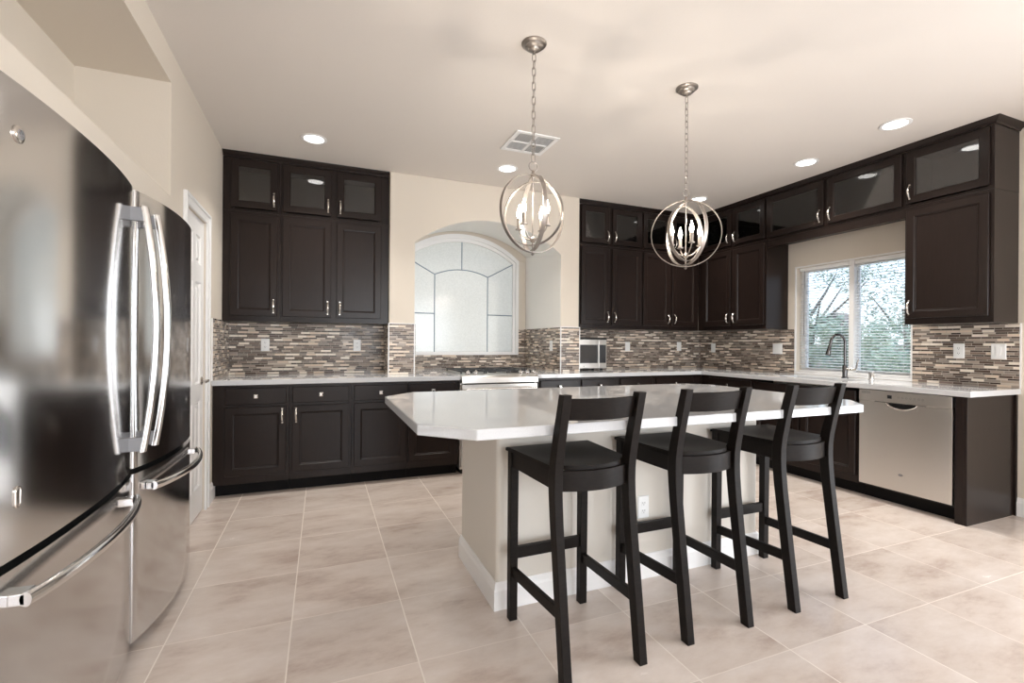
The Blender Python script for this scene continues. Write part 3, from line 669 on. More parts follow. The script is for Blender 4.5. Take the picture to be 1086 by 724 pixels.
# ------------------------------------------------------------------ refrigerators
def fridge(y0, y1, hy, label, cy0, cy1, badge):
    xe, xa, xb = -0.672, (-0.630 if badge else -0.617), -0.735
    T = thing('refrigerator', label, 'refrigerator', (-1.05, (y0 + y1) / 2, 0), 0, 'stainless refrigerators in the left wall alcove')
    obj('body', B((-1.46, xb - .012, y0 + .004, y1 - .004, 0.03, 1.775)), 'grey_plastic', T)
    obj('toe_grille', B((-1.40, xb - .004, y0 + .01, y1 - .01, 0.0, 0.045)), 'black_gap', T)
    def X(y):
        u = (y - y0) / (y1 - y0) * 2 - 1; return xe + (xa - xe) * (1 - abs(u) ** 2.2)
    def leaf(z0, z1):
        bm = bmesh.new(); n = 30; ring = [(xb, y0 + .003), (xb, y1 - .003)]; r = .006
        ys = [y1 - .003, y1 - .004] + [y1 - .008 - (y1 - y0 - .016) * k / n for k in range(n + 1)] + [y0 + .004, y0 + .003]
        ring += [(X(y) - (.006 if i in (0, len(ys) - 1) else .002 if i in (1, len(ys) - 2) else 0), y) for i, y in enumerate(ys)]
        loft(bm, [[(a, b, z) for a, b in ring] for z in (z0, z1)]); return bm
    d = obj('door', leaf(0.722, 1.795), 'fridge_steel', T, smooth=True)
    w = obj('freezer_drawer', leaf(0.050, 0.700), 'fridge_steel', T, smooth=True)
    obj('gasket', B((xb - .012, xb + .035, y0 + .008, y1 - .008, 0.06, 1.775)), 'black_gap', T)
    # upright door handle
    bm = bmesh.new(); za, zb = 0.80, 1.715; n = 22; rings = []
    xend = X(hy) + 0.042
    for k in range(n + 1):
        u = k / n; z = za + (zb - za) * u; x = xend + 0.040 * math.sin(PI * u) ** 0.9
        rings.append([(x + .013 * math.cos(a), hy + .016 * math.sin(a), z) for a in [2 * PI * j / 12 for j in range(12)]])
    loft(bm, rings); h = obj('door_handle', bm, 'bright_steel', d, smooth=True)
    for zq in (za + .004, zb - .055): obj('handle_mount', B((X(hy) - .002, xend + .004, hy - .011, hy + .011, zq, zq + .051)), 'grey_plastic', d, bevel=.002)
    # bowed drawer handle
    bm = bmesh.new(); rings = []; zh = 0.633
    for k in range(n + 1):
        u = k / n; y = cy0 + (cy1 - cy0) * u; x = X(y) + 0.030 + 0.030 * math.sin(PI * u) ** 0.7
        rings.append([(x + .011 * math.cos(a), y, zh + .017 * math.sin(a)) for a in [2 * PI * j / 14 for j in range(14)]])
    loft(bm, rings); obj('drawer_handle', bm, 'bright_steel', w, smooth=True)
    obj('handle_mount', B((X(cy0 + .03) - .004, X(cy0) + .030, cy0, cy0 + .045, zh - .014, zh + .014)), 'bright_steel', w, bevel=.003)
    obj('handle_mount', B((X(cy1 - .03) - .004, X(cy1) + .030, cy1 - .045, cy1, zh - .014, zh + .014)), 'bright_steel', w, bevel=.003)
    # bright edge strips at the door edges
    obj('edge_strip', B((xe - .040, xe - .006, y0 + .0005, y0 + .003, 0.722, 1.795)), 'bright_steel', d)
    obj('edge_strip', B((xe - .040, xe - .006, y0 + .0005, y0 + .003, 0.05, 0.700)), 'bright_steel', w)
    if badge:
        by, bz = 1.408, 1.680
        bm = bmesh.new(); lathe(bm, [(0.0, 0), (0.020, 0), (0.020, .003), (.017, .005), (0.0, .005)], (X(by) - .0012, by, bz), 24, 'X'); e_ = obj('badge', bm, 'satin_nickel', d, smooth=True)
        bm = bmesh.new()
        tube(bm, [(X(by) + .0045, by + .011 * math.cos(a), bz + .011 * math.sin(a)) for a in [2 * PI * j / 20 for j in range(20)]], .0009, 5, closed=True)
        for a in range(5):
            a_ = 2 * PI * a / 5; tube(bm, [(X(by) + .0045, by, bz), (X(by) + .0045, by + .009 * math.cos(a_), bz + .009 * math.sin(a_))], .0009, 5)
        obj('emblem', bm, 'grey_plastic', e_)
        bm = bmesh.new(); ly, lz = 1.412, 0.858
        pts = [(X(ly) + .001, ly + .009 * math.cos(a), lz + (.014 if math.sin(a) >= 0 else -.014) + .009 * math.sin(a)) for a in [2 * PI * j / 24 for j in range(24)]]
        tube(bm, pts, .0022, 6, closed=True); box(bm, X(ly) - .002, X(ly) + .002, ly - .005, ly + .005, lz - .016, lz + .016); obj('lock_plate', bm, 'satin_nickel', d)
    return T
fridge(1.17, 2.212, 2.148, 'stainless refrigerator in the near left foreground, with round badge and lock', 1.385, 2.125, True)
fridge(2.222, 3.062, 2.275, 'stainless refrigerator beside the pantry door, standing behind the near one', 2.295, 2.975, False)

# ------------------------------------------------------------------ range
T = thing('gas_range', 'stainless slide-in gas range with black grates below the arched window', 'range', (1.5635, 4.47, 0))
x0, x1 = 1.1815, 1.9455
obj('body', B((x0, x1, 4.20, 4.815, 0.05, 0.905)), 'brushed_steel', T)
obj('kick_panel', B((x0 + .02, x1 - .02, 4.24, 4.80, 0.0, 0.05)), 'black_gap', T)
obj('cooktop', B((x0 - .012, x1 + .012, 4.215, 4.822, 0.9150, 0.925)), 'brushed_steel', T, bevel=.003)
bm = bmesh.new(); prism(bm, [(4.135, .845), (4.20, .845), (4.20, .905), (4.214, .9055), (4.214, .926), (4.165, .914), (4.138, .895)], 'X', x0, x1); obj('control_panel', bm, 'brushed_steel', T, bevel=.003)
for kx in (1.25, 1.325, 1.775, 1.85, 1.922):
    bm = bmesh.new(); lathe(bm, [(0, 0), (.023, 0), (.023, .010), (.019, .028), (.015, .032), (0, .032)], (0, 0, 0), 20, 'Z')
    box(bm, -.004, .004, -.018, .018, .030, .040)
    bmesh.ops.transform(bm, matrix=Matrix.Translation((kx, 4.190, .922)) @ Matrix.Rotation(math.radians(38), 4, 'X'), verts=bm.verts)
    obj('knob', bm, 'bright_steel', T, smooth=True)
od = obj('oven_door', B((x0 + .004, x1 - .004, 4.150, 4.20, 0.24, 0.832)), 'brushed_steel', T, bevel=.003)
obj('oven_window', B((x0 + .11, x1 - .11, 4.146, 4.151, 0.36, 0.70)), 'black_glass', od)
bm = bmesh.new(); tube(bm, [(x0 + .03, 4.105, .79), (x1 - .03, 4.105, .79)], .014, 12)
for xx in (x0 + .06, x1 - .06): tube(bm, [(xx, 4.105, .79), (xx, 4.152, .79)], .010, 8)
obj('oven_handle', bm, 'bright_steel', od, smooth=True)
obj('storage_drawer', B((x0 + .004, x1 - .004, 4.152, 4.20, 0.07, 0.232)), 'brushed_steel', T, bevel=.003)
obj('vent_slot', B((x0 + .03, x1 - .03, 4.150, 4.20, .8325, .8445)), 'black_gap', T)
for (gx0, gx1) in ((x0 + .02, x0 + .262), (x0 + .267, x1 - .267), (x1 - .262, x1 - .02)):
    bm = bmesh.new(); gy0, gy1 = 4.265, 4.80; r_ = .007; zt = .954
    for yy in (gy0, (gy0 + gy1) / 2, gy1): box(bm, gx0, gx1, yy - r_, yy + r_, zt - .012, zt)
    for xx in (gx0 + r_, gx1 - r_): box(bm, xx - r_, xx + r_, gy0, gy1, zt - .012, zt)
    mx = (gx0 + gx1) / 2
    for cy in ((gy0 * .75 + gy1 * .25), (gy0 * .25 + gy1 * .75)):
        box(bm, mx - .1, mx + .1, cy - .005, cy + .005, zt - .010, zt + .002); box(bm, mx - .005, mx + .005, cy - .11, cy + .11, zt - .010, zt + .002)
    for xx in (gx0 + r_, gx1 - r_):
        for yy in (gy0, gy1): box(bm, xx - .006, xx + .006, yy - .006, yy + .006, .925, zt - .01)
    obj('grate', bm, 'cast_iron', T)
    for cy in ((gy0 * .75 + gy1 * .25), (gy0 * .25 + gy1 * .75)):
        bm = bmesh.new(); lathe(bm, [(0, .925), (.04, .925), (.04, .933), (.028, .936), (.028, .941), (0, .941)], (mx, cy, 0), 20); obj('burner', bm, 'cast_iron', T, smooth=True)

# ------------------------------------------------------------------ microwave
T = thing('microwave', 'small stainless microwave on the counter right of the arch wall', 'microwave', (2.82, 4.70, ZT + .001))
mx0, mx1, my = 2.622, 3.020, 4.592
obj('body', B((mx0, mx1, my + .022, 4.855, ZT + .022, 1.287)), 'grey_plastic', T, bevel=.004)
for xx in (mx0 + .04, mx1 - .04):
    for yy in (my + .05, 4.82): obj('foot', B((xx - .012, xx + .012, yy - .012, yy + .012, ZT + .0005, ZT + .022)), 'black_gap', T)
dd = obj('door', B((mx0, mx1 - .105, my, my + .0215, ZT + .024, 1.262)), 'brushed_steel', T, bevel=.003)
obj('door_window', B((mx0 + .022, mx1 - .118, my - .002, my, 0.998, 1.205)), 'black_glass', dd)
obj('control_panel', B((mx1 - .103, mx1, my, my + .0215, ZT + .024, 1.262)), 'brushed_steel', T, bevel=.003)
obj('touch_pad', B((mx1 - .095, mx1 - .010, my - .002, my, 0.998, 1.205)), 'black_glass', T)
obj('display_strip', B((mx0, mx1, my + .002, my + .0215, 1.2635, 1.287)), 'black_gap', T)
bm = bmesh.new(); lathe(bm, [(0, 0), (.006, 0), (.006, -.002), (0, -.002)], (mx0 + .10, my, .962), 12, 'Y'); obj('badge', bm, 'grey_plastic', dd)

# ------------------------------------------------------------------ dishwasher
T = thing('dishwasher', 'stainless dishwasher under the counter between the sink cabinet and end panel', 'dishwasher', (4.33, 2.178, 0))
y0, y1 = 1.8655, 2.489
obj('body', B((4.065, 4.60, y0, y1, 0.10, 0.8695)), 'black_gap', T)
obj('toe_panel', B((4.125, 4.58, y0, y1, 0.0, 0.0995)), 'toe_black', T)
d = bmesh.new(); n = 14
cells(d, [y0 + .008, 2.08, 2.285, y1 - .008], [0.118, 0.735, 0.780], lambda y, z: not (2.08 < y < 2.285 and z > .735), 'X', 4.035, 4.0645)
d = obj('door', d, 'brushed_steel', T, bevel=.002)
obj('control_panel', B((4.030, 4.0645, y0 + .008, y1 - .008, 0.783, 0.8665)), 'brushed_steel', T, bevel=.003)
bm = bmesh.new()  # recessed pocket handle with curved lip
pts = [(4.033, 2.080 + .205 * k / 16, 0.779 - 0.042 * math.sin(PI * k / 16) ** 0.6) for k in range(17)]
tube(bm, pts, .0045, 8); obj('pocket_lip', bm, 'bright_steel', d, smooth=True)
bm = bmesh.new(); arc = [(p[1], p[2]) for p in pts]
prism(bm, [(2.08, .781)] + arc + [(2.285, .781)], 'X', 4.058, 4.0635); obj('pocket', bm, 'black_gap', d)
bm = bmesh.new(); prism(bm, [(2.08, .735)] + arc + [(2.285, .735)], 'X', 4.0355, 4.050); obj('pocket_frame', bm, 'brushed_steel', d)
obj('top_lip', B((4.022, 4.034, 2.02, 2.36, 0.779, 0.7845)), 'bright_steel', d)
obj('display', B((4.0285, 4.0302, 2.245, 2.275, 0.812, 0.838)), 'black_glass', T)
bm = bmesh.new()
for k in range(5): box(bm, 4.0287, 4.0302, 2.395, 2.46, .838 + k * .004, .8395 + k * .004)
obj('vent_slots', bm, 'grey_plastic', T)
bm = bmesh.new()
for k in range(7): tube(bm, [(4.0296, 2.20 - k * .026 + .006 * math.cos(a), .826 + .006 * math.sin(a)) for a in [2 * PI * j / 12 for j in range(12)]], .0007, 5, closed=True)
obj('button_icons', bm, 'grey_plastic', T)
bm = bmesh.new(); lathe(bm, [(0, 0), (.016, 0), (.016, -.002), (0, -.002)], (4.0350, 2.185, .245), 20, 'X'); bmesh.ops.scale(bm, vec=(1, 1, .6), space=Matrix.Translation((0, 0, -.245)), verts=bm.verts); obj('badge', bm, 'grey_plastic', d)

# ------------------------------------------------------------------ sink and faucet
T = thing('kitchen_sink', 'stainless undermount sink set in the worktop below the window', 'sink', (4.28, 2.98, 0.712))
bm = bmesh.new(); sx0, sx1, sy0, sy1, sz = 4.110, 4.445, 2.635, 3.325, 0.715
rings = [[(sx0, sy0, .8738), (sx1, sy0, .8738), (sx1, sy1, .8738), (sx0, sy1, .8738)], [(sx0 + .01, sy0 + .01, sz + .01), (sx1 - .01, sy0 + .01, sz + .01), (sx1 - .01, sy1 - .01, sz + .01), (sx0 + .01, sy1 - .01, sz + .01)],
         [(sx0 + .03, sy0 + .03, sz), (sx1 - .03, sy0 + .03, sz), (sx1 - .03, sy1 - .03, sz), (sx0 + .03, sy1 - .03, sz)]]
loft(bm, rings, caps=False); bm.faces.new([bm.verts.new(p) for p in rings[-1]])
o = obj('basin', bm, 'brushed_steel', T); sm = o.modifiers.new('wall', 'SOLIDIFY'); sm.thickness = .002; sm.offset = 0
bm = bmesh.new(); lathe(bm, [(0, sz + .001), (.04, sz + .001), (.042, sz + .004), (0, sz + .003)], (4.28, 2.98, 0), 20); obj('drain', bm, 'dark_chrome', T, smooth=True)
T = thing('kitchen_faucet', 'dark gooseneck pull-down faucet behind the sink in front of window', 'faucet', (4.515, 2.905, ZT))
fx, fy = 4.515, 2.905
bm = bmesh.new(); lathe(bm, [(0, ZT), (.028, ZT), (.028, ZT + .006), (.021, ZT + .012), (.020, ZT + .11), (.016, ZT + .12), (0, ZT + .12)], (fx, fy, 0), 20); obj('base', bm, 'dark_chrome', T, smooth=True)
bm = bmesh.new(); pts = [(fx, fy, ZT + .11), (fx, fy, 1.22)]
dx, dy = -0.93, 0.36; rr = 0.068
for k in range(1, 13):
    a = PI * k / 12; pts.append((fx + dx * (rr - rr * math.cos(a)), fy + dy * (rr - rr * math.cos(a)), 1.235 + (rr + .015) * math.sin(a)))
ex, ey = fx + dx * 2 * rr, fy + dy * 2 * rr
pts.append((ex + dx * .01, ey + dy * .01, 1.205)); tube(bm, pts, .0115, 12); obj('gooseneck', bm, 'dark_chrome', T, smooth=True)
bm = bmesh.new(); tube(bm, [(ex + dx * .008, ey + dy * .008, 1.215), (ex + dx * .014, ey + dy * .014, 1.18), (ex + dx * .024, ey + dy * .024, 1.13), (ex + dx * .026, ey + dy * .026, 1.122)], [.013, .017, .023, .020], 14); obj('spray_head', bm, 'dark_chrome', T, smooth=True)
bm = bmesh.new(); tube(bm, [(fx, fy - .015, ZT + .085), (fx, fy - .09, ZT + .083)], [.014, .015], 12)
tube(bm, [(fx, fy - .083, ZT + .083), (fx - .004, fy - .105, ZT + .10), (fx - .004, fy - .112, ZT + .15), (fx, fy - .122, ZT + .178)], [.008, .007, .0055, .006], 8); obj('lever', bm, 'satin_nickel', T, smooth=True)
T = thing('soap_dispenser', 'short round steel cap beside the faucet', 'soap dispenser', (4.53, 2.685, ZT))
bm = bmesh.new(); lathe(bm, [(0, ZT), (.024, ZT), (.024, ZT + .005), (.020, ZT + .008), (.020, ZT + .052), (.022, ZT + .056), (.022, ZT + .066), (0, ZT + .066)], (4.53, 2.685, 0), 18); obj('cap', bm, 'satin_nickel', T, smooth=True)

# ------------------------------------------------------------------ bar stools
def make_stool(label):
    T = thing('bar_stool', label, 'bar stool', (0, 0, 0), 0, 'black bar stools along the island')
    m = 'black_stain_wood'
    # local frame: +y towards the island, origin below seat centre
    for s in (-1, 1):                               # front legs
        bm = bmesh.new(); r = []
        for z, x, y, h in ((0, .178, .225, .018), (.70, .178, .222, .019), (.7455, .178, .222, .019)):
            r.append([(s * x + a * h, y + b * h, z) for a, b in ((-1, -1), (1, -1), (1, 1), (-1, 1))])
        loft(bm, r); obj('leg', bm, m, T, bevel=.002, local=True)
    for s in (-1, 1):                               # rear legs run up to form the back posts
        bm = bmesh.new(); r = []
        prof = [(0, -.225, .021), (.10, -.212, .021), (.35, -.178, .022), (.55, -.152, .023), (.63, -.144, .024), (.68, -.141, .025), (.73, -.142, .025), (.78, -.149, .024), (.86, -.167, .022), (1.00, -.203, .019), (1.032, -.211, .0185)]
        for z, y, h in prof:
            x = .164; r.append([(s * x + a * .0175, y + b * h, z) for a, b in ((-1, -1), (1, -1), (1, 1), (-1, 1))])
        loft(bm, r); obj('back_leg', bm, m, T, bevel=.002, smooth=True, local=True)
    # seat: scooped plank, bowed at the rear between the posts
    bm = bmesh.new(); nx, ny = 20, 18; top, bot = [], []
    for j in range(ny + 1):
        v = j / ny; rt, rb = [], []
        for i in range(nx + 1):
            u = i / nx * 2 - 1
            yf = .250 - .006 * u * u; yr = -.118 - .052 * max(0, 1 - (u / .80) ** 2) ** .5 if abs(u) < .80 else -.118
            y = yf + (yr - yf) * v; wdt = .206 - .026 * v; x = u * wdt
            dish = -.013 * math.exp(-((v - .62) / .30) ** 2) * math.cos(u * PI / 2) ** 1.0
            edge = -.006 * (v < .02)
            rt.append(bm.verts.new((x, y, .760 + dish + edge))); rb.append(bm.verts.new((x, y, .742)))
        top.append(rt); bot.append(rb)
    for j in range(ny):
        for i in range(nx):
            bm.faces.new((top[j][i], top[j][i + 1], top[j + 1][i + 1], top[j + 1][i])); bm.faces.new((bot[j][i], bot[j + 1][i], bot[j + 1][i + 1], bot[j][i + 1]))
    for i in range(nx):
        bm.faces.new((top[0][i], bot[0][i], bot[0][i + 1], top[0][i + 1])); bm.faces.new((top[ny][i + 1], bot[ny][i + 1], bot[ny][i], top[ny][i]))
    for j in range(ny):
        bm.faces.new((top[j + 1][0], bot[j + 1][0], bot[j][0], top[j][0])); bm.faces.new((top[j][nx], bot[j][nx], bot[j + 1][nx], top[j + 1][nx]))
    obj('seat', bm, m, T, smooth=True, local=True)
    def bar(p, q, w, h):                             # straight rail between two points, w across, h high
        bm = bmesh.new(); p, q = Vector(p), Vector(q); d = (q - p).normalized(); s = d.cross(Vector((0, 0, 1))).normalized() * w; u = Vector((0, 0, h))
        loft(bm, [[c - s - u, c + s - u, c + s + u, c - s + u] for c in (p, q)]); return bm
    for s in (-1, 1): obj('seat_rail', bar((s * .178, .204, .708), (s * .168, -.118, .708), .011, .0335), m, T, local=True, bevel=.002)
    obj('seat_rail', bar((-.160, .226, .708), (.160, .226, .708), .011, .0335), m, T, local=True, bevel=.002)
    def bowed(z0, z1, yb, bow, th, lean=0.0):
        bm = bmesh.new(); r = []
        for k in range(17):
            u = k / 16 * 2 - 1; x = u * .1475; y = yb - bow * (1 - u * u)
            r.append([(x, y - th, z0), (x, y + th, z0), (x, y + th - lean, z1), (x, y - th - lean, z1)])
        loft(bm, r); return bm
    obj('rear_seat_rail', bowed(.664, .741, -.138, .034, .010), m, T, local=True, smooth=True, bevel=.002)
    obj('top_rail', bowed(.934, 1.016, -.176, .030, .009, .021), m, T, local=True, smooth=True, bevel=.003)
    obj('footrest', bar((-.160, .225, .291), (.160, .225, .291), .011, .025), m, T, local=True, bevel=.002)
    for s in (-1, 1): obj('stretcher', bar((s * .178, .207, .215), (s * .164, -.180, .232), .009, .022), m, T, local=True, bevel=.002)
    return T
st = make_stool('black wooden bar stool nearest the refrigerators, leftmost of three at the island')
lab = [None, 'black wooden bar stool in the middle of the row at the island', 'black wooden bar stool nearest the dishwasher, rightmost of three at the island']
for i, (x, y, a) in enumerate(((0.968, 1.704, 1.2), (1.556, 1.735, 0.0), (2.178, 1.738, 0.0))):
    o = st if i == 0 else copy_tree(st)
    o.location = (x, y, 0); o.rotation_euler = (0, 0, math.radians(a))
    if lab[i]: o['label'] = lab[i]

# ------------------------------------------------------------------ pendant lights
def pendant(x, y, az, label):
    T = thing('pendant_light', label, 'pendant light', (x, y, ZC), 0, 'nickel orb pendants over the island')
    nk = 'pendant_nickel'
    bm = bmesh.new(); lathe(bm, [(0, 0), (.067, 0), (.067, -.005), (.060, -.011), (.050, -.013), (.048, -.022), (.040, -.028), (.031, -.030), (.028, -.038), (.016, -.044), (.007, -.046), (.007, -.056), (0, -.056)], (0, 0, 0), 32); obj('canopy', bm, nk, T, smooth=True, local=True)
    zc_, R0 = -0.905, 0.206
    ztop = zc_ + R0
    bm = bmesh.new(); z = -.055; k = 0; bot = ztop + .068
    L, wd = .046, .0095; nl = round((z - bot - .006) / (L - .009)); stp = (z - bot - .004) / nl
    for k in range(nl):
        c = z - stp * (k + .5); pts = []
        for j in range(16):
            a = 2 * PI * j / 16; pts.append((wd * math.cos(a), 0, c + (L / 2 - wd) * (1 if math.sin(a) > .001 else -1 if math.sin(a) < -.001 else 0) + wd * math.sin(a)))
        if k % 2: pts = [(0, p[0], p[2]) for p in pts]
        b_ = bmesh.new(); tube(b_, pts, .0022, 6, closed=True); me = bpy.data.meshes.new('t'); b_.to_mesh(me); b_.free(); bm.from_mesh(me); bpy.data.meshes.remove(me)
    obj('chain', bm, nk, T, smooth='all', local=True)
    bm = bmesh.new(); tube(bm, [(.024 * math.cos(a), 0, bot - .022 + .024 * math.sin(a)) for a in [2 * PI * j / 28 for j in range(28)]], .0028, 8, closed=True); obj('hanging_loop', bm, nk, T, smooth='all', local=True)
    bm = bmesh.new(); lathe(bm, [(0, bot - .044), (.006, bot - .044), (.009, ztop + .012), (.013, ztop + .004), (.013, ztop - .006), (.006, ztop - .012), (.0035, ztop - .02), (.0035, zc_ - .12), (.012, zc_ - .125), (.017, zc_ - .135), (.012, zc_ - .15), (.0045, zc_ - .155), (.0045, zc_ - R0 - .004), (.010, zc_ - R0 - .010), (0, zc_ - R0 - .018)], (0, 0, 0), 16); obj('centre_rod', bm, nk, T, smooth=True, local=True)
    for (rad, aa) in zip((.206, .195, .168), az):
        th = math.radians(aa); ex = Vector((math.cos(th), math.sin(th), 0)); en = Vector((-math.sin(th), math.cos(th), 0))
        bm = bmesh.new(); rings = []; n = 72; cz = zc_
        for j in range(n):
            a = 2 * PI * j / n; d = ex * math.cos(a) + Vector((0, 0, 1)) * math.sin(a); c = Vector((0, 0, cz)) + d * rad
            rings.append([c + d * p + en * q for p, q in ((-.0018, -.0115), (.0018, -.0115), (.0018, .0115), (-.0018, .0115))])
        rings.append(rings[0]); loft(bm, rings, caps=False); bmesh.ops.remove_doubles(bm, verts=bm.verts, dist=1e-6)
        obj('orb_ring', bm, nk, T, smooth=True, local=True)
    for k in range(4):
        th = math.radians(az[0] + 20 + 90 * k); ex = Vector((math.cos(th), math.sin(th), 0)); r1 = .088; zb = zc_ - .075
        bm = bmesh.new(); tube(bm, [Vector((0, 0, zc_ - .140)) + ex * .010, Vector((0, 0, zc_ - .128)) + ex * .045, Vector((0, 0, zb - .02)) + ex * .078, Vector((0, 0, zb)) + ex * r1], .004, 8)
        arm = obj('arm', bm, nk, T, smooth=True, local=True); c = ex * r1
        bm = bmesh.new(); lathe(bm, [(0, zb), (.019, zb), (.020, zb + .004), (.011, zb + .006), (.011, zb + .062), (0, zb + .062)], (c.x, c.y, 0), 16); obj('candle_sleeve', bm, nk, arm, smooth=True, local=True)
        bm = bmesh.new(); lathe(bm, [(0, zb + .0625), (.007, zb + .063), (.0135, zb + .082), (.012, zb + .098), (.006, zb + .118), (.002, zb + .134), (0, zb + .136)], (c.x, c.y, 0), 14); obj('bulb', bm, 'bulb_glow', arm, smooth=True, local=True)
        l = bpy.data.lights.new('candle_light', 'POINT'); l.energy = 2.0; l.color = (1.0, 0.90, 0.78); l.shadow_soft_size = 0.003
        lo = bpy.data.objects.new('candle_light', l); COL.objects.link(lo); lo.parent = T; lo.location = (c.x, c.y, zb + .155)
    return T
pendant(1.036, 2.285, (38 - 24.4, -72 - 24.4, -24 - 24.4), 'nickel orb pendant light hanging over the left end of the island')
pendant(2.095, 2.315, (2 - 42, -55 - 42, 55 - 42), 'nickel orb pendant light hanging over the right half of the island')

# ------------------------------------------------------------------ downlights and vent
def downlight(x, y, label):
    T = thing('downlight', label, 'ceiling light', (x, y, ZC), 0, 'round recessed downlights in the ceiling')
    bm = bmesh.new(); pr_ = [(.072, -.0005), (.096, -.0005), (.096, -.005), (.080, -.009), (.072, -.005)]
    rings = []; n = 32
    for j in range(n + 1):
        a = 2 * PI * j / n; rings.append([(r * math.cos(a), r * math.sin(a), z) for r, z in pr_])
    loft(bm, rings, caps=False); bmesh.ops.remove_doubles(bm, verts=bm.verts, dist=1e-6); obj('trim_ring', bm, 'white_trim', T, smooth=True, local=True)
    bm = bmesh.new(); lathe(bm, [(0, -.0008), (.073, -.0008), (.073, -.004), (0, -.004)], (0, 0, 0), 32); obj('lens', bm, 'downlight_glow', T, local=True)
    l = bpy.data.lights.new('downlight_beam', 'AREA'); l.shape = 'DISK'; l.size = .13; l.energy = 8; l.spread = 1.9; l.color = (1, .96, .90)
    lo = bpy.data.objects.new('downlight_beam', l); COL.objects.link(lo); lo.parent = T; lo.location = (0, 0, -.008)
for x, y, lb in ((-.07, 4.014, 'round white downlight above the left bank of cabinets'), (1.556, 4.004, 'round white downlight beside the ceiling vent, in front of the arch'),
                 (3.811, 2.112, 'round white downlight nearest the viewer, above the dishwasher end'), (3.90, 2.85, 'round white downlight second along the window wall, above the sink'),
                 (3.817, 4.024, 'round white downlight near the inside corner behind the right pendant')):
    downlight(x, y, lb)
T = thing('ceiling_vent', 'square white ceiling air vent with louvres in four quarters', 'vent', (1.52, 3.43, ZC))
vx0, vx1, vy0, vy1 = -.180, .180, -.180, .180
bm = bmesh.new(); cells(bm, [vx0, vx0 + .03, -.008, .008, vx1 - .03, vx1], [vy0, vy0 + .03, -.008, .008, vy1 - .03, vy1], lambda x, y: not ((vx0 + .03 < x < -.008 or .008 < x < vx1 - .03) and (vy0 + .03 < y < -.008 or .008 < y < vy1 - .03)), 'Z', -.009, -.0005)
obj('frame', bm, 'white_trim', T, local=True)
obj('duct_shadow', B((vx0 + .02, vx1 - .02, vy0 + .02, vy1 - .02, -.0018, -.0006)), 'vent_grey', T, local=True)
for qx in (0, 1):
    for qy in (0, 1):
        bm = bmesh.new(); ax0, ax1 = (vx0 + .03, -.008) if qx == 0 else (.008, vx1 - .03); ay0, ay1 = (vy0 + .03, -.008) if qy == 0 else (.008, vy1 - .03)
        for k in range(8):
            t_ = (k + .5) / 8
            if qx == qy:
                c = ax0 + (ax1 - ax0) * t_; loft(bm, [[(c - .006, y_, -.0075), (c - .004, y_, -.0085), (c + .005, y_, -.0030), (c + .003, y_, -.0020)] for y_ in (ay0, ay1)])
            else:
                c = ay0 + (ay1 - ay0) * t_; loft(bm, [[(x_, c - .006, -.0075), (x_, c - .004, -.0085), (x_, c + .005, -.0030), (x_, c + .003, -.0020)] for x_ in (ax0, ax1)])
        obj('louvre', bm, 'white_trim', T, local=True)

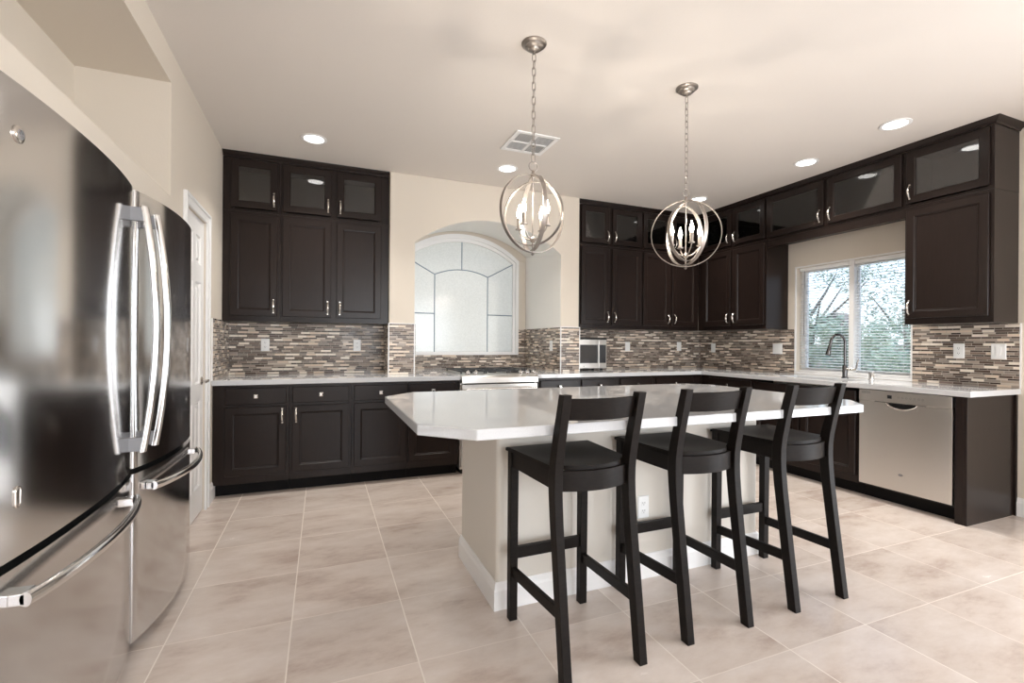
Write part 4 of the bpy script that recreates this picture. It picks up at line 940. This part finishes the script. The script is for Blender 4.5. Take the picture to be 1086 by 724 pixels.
# ------------------------------------------------------------------ outside
bm = B((4.85, 60, -40, 60, -0.35, -0.25)); struct('ground', bm, 'gravel')
def tree(name, label, x, y, h, rad, nleaf, m, seed, trunk=.09, cat='tree', zlow=.35, ls=.09):
    rnd = random.Random(seed); T = thing(name, label, cat, (x, y, -.25), 0)
    bm = bmesh.new()
    if trunk:
        tube(bm, [(x, y, -.25), (x + .05, y + .05, h * .3), (x - .03, y + .1, h * .6)], [trunk, trunk * .8, trunk * .5], 8)
        for k in range(7):
            a = rnd.random() * 2 * PI; z = h * (.3 + .3 * rnd.random())
            tube(bm, [(x, y, z), (x + rad * .4 * math.cos(a), y + rad * .4 * math.sin(a), z + h * .15), (x + rad * .75 * math.cos(a), y + rad * .75 * math.sin(a), z + h * .3)], [trunk * .45, trunk * .3, trunk * .12], 6)
    else: tube(bm, [(x, y, -.25), (x, y, h * .5)], [.03, .015], 6)
    obj('trunk', bm, 'bark', T)
    bm = bmesh.new(); cl = []
    for k in range(26):
        a = rnd.random() * 2 * PI; r = rad * rnd.random() ** .5; cl.append((x + r * math.cos(a), y + r * math.sin(a), h * (zlow + (1 - zlow) * rnd.random()), rad * (.2 + .2 * rnd.random())))
    for k in range(nleaf):
        c = rnd.choice(cl); d = Vector((rnd.gauss(0, .5), rnd.gauss(0, .5), rnd.gauss(0, .4))) * c[3]; p = Vector(c[:3]) + d
        u = Vector((rnd.gauss(0, 1), rnd.gauss(0, 1), rnd.gauss(0, 1))).normalized(); v = u.orthogonal().normalized(); s = ls * (.6 + .8 * rnd.random())
        q = [p + u * s, p + v * s * .35, p - u * s, p - v * s * .35]; bm.faces.new([bm.verts.new(w_) for w_ in q])
    obj('foliage', bm, m, T, recalc=False); return T
tree('tree', 'tall thin-leaved tree outside the sink window', 10.6, 7.6, 3.5, 1.35, 2200, 'leaf', 3, zlow=.50, ls=.045)
tree('tree', 'pale green tree outside, right half of the sink window', 13.6, 7.2, 3.6, 1.5, 2200, 'leaf', 5, zlow=.50, ls=.05)
for i, (x, y, h, r_, sd, mm, lb) in enumerate(((9.6, 7.2, 1.75, .95, 11, 'leaf_pale', 'round pale bush outside at the left of the sink window'), (10.6, 6.1, 1.65, .95, 12, 'leaf', 'dark green bush outside in the middle of the sink window'), (9.2, 4.7, 1.70, .90, 13, 'leaf_pale', 'pale bush outside at the right of the sink window'))):
    tree('garden_bush', lb, x, y, h, r_, 6500, mm, sd, trunk=0, cat='bush', zlow=.05, ls=.06)
T = thing('neighbour_house', 'distant house with a pitched dark roof beyond the garden', 'house', (22.25, 14.5, -.25))
obj('walls', B((21.9, 22.6, 13.8, 15.2, -.25, 1.95)), 'stucco', T)
bm = bmesh.new(); prism(bm, [(13.6, 1.95), (15.4, 1.95), (14.5, 2.72)], 'X', 21.7, 22.7); obj('roof', bm, 'roof_tile', T)
bm = B((14.0, 14.2, -10, 40, -.25, 1.25)); o = obj('garden_wall', bm, 'stucco'); tag(o, 'low tan garden wall outside behind the bushes', 'wall')
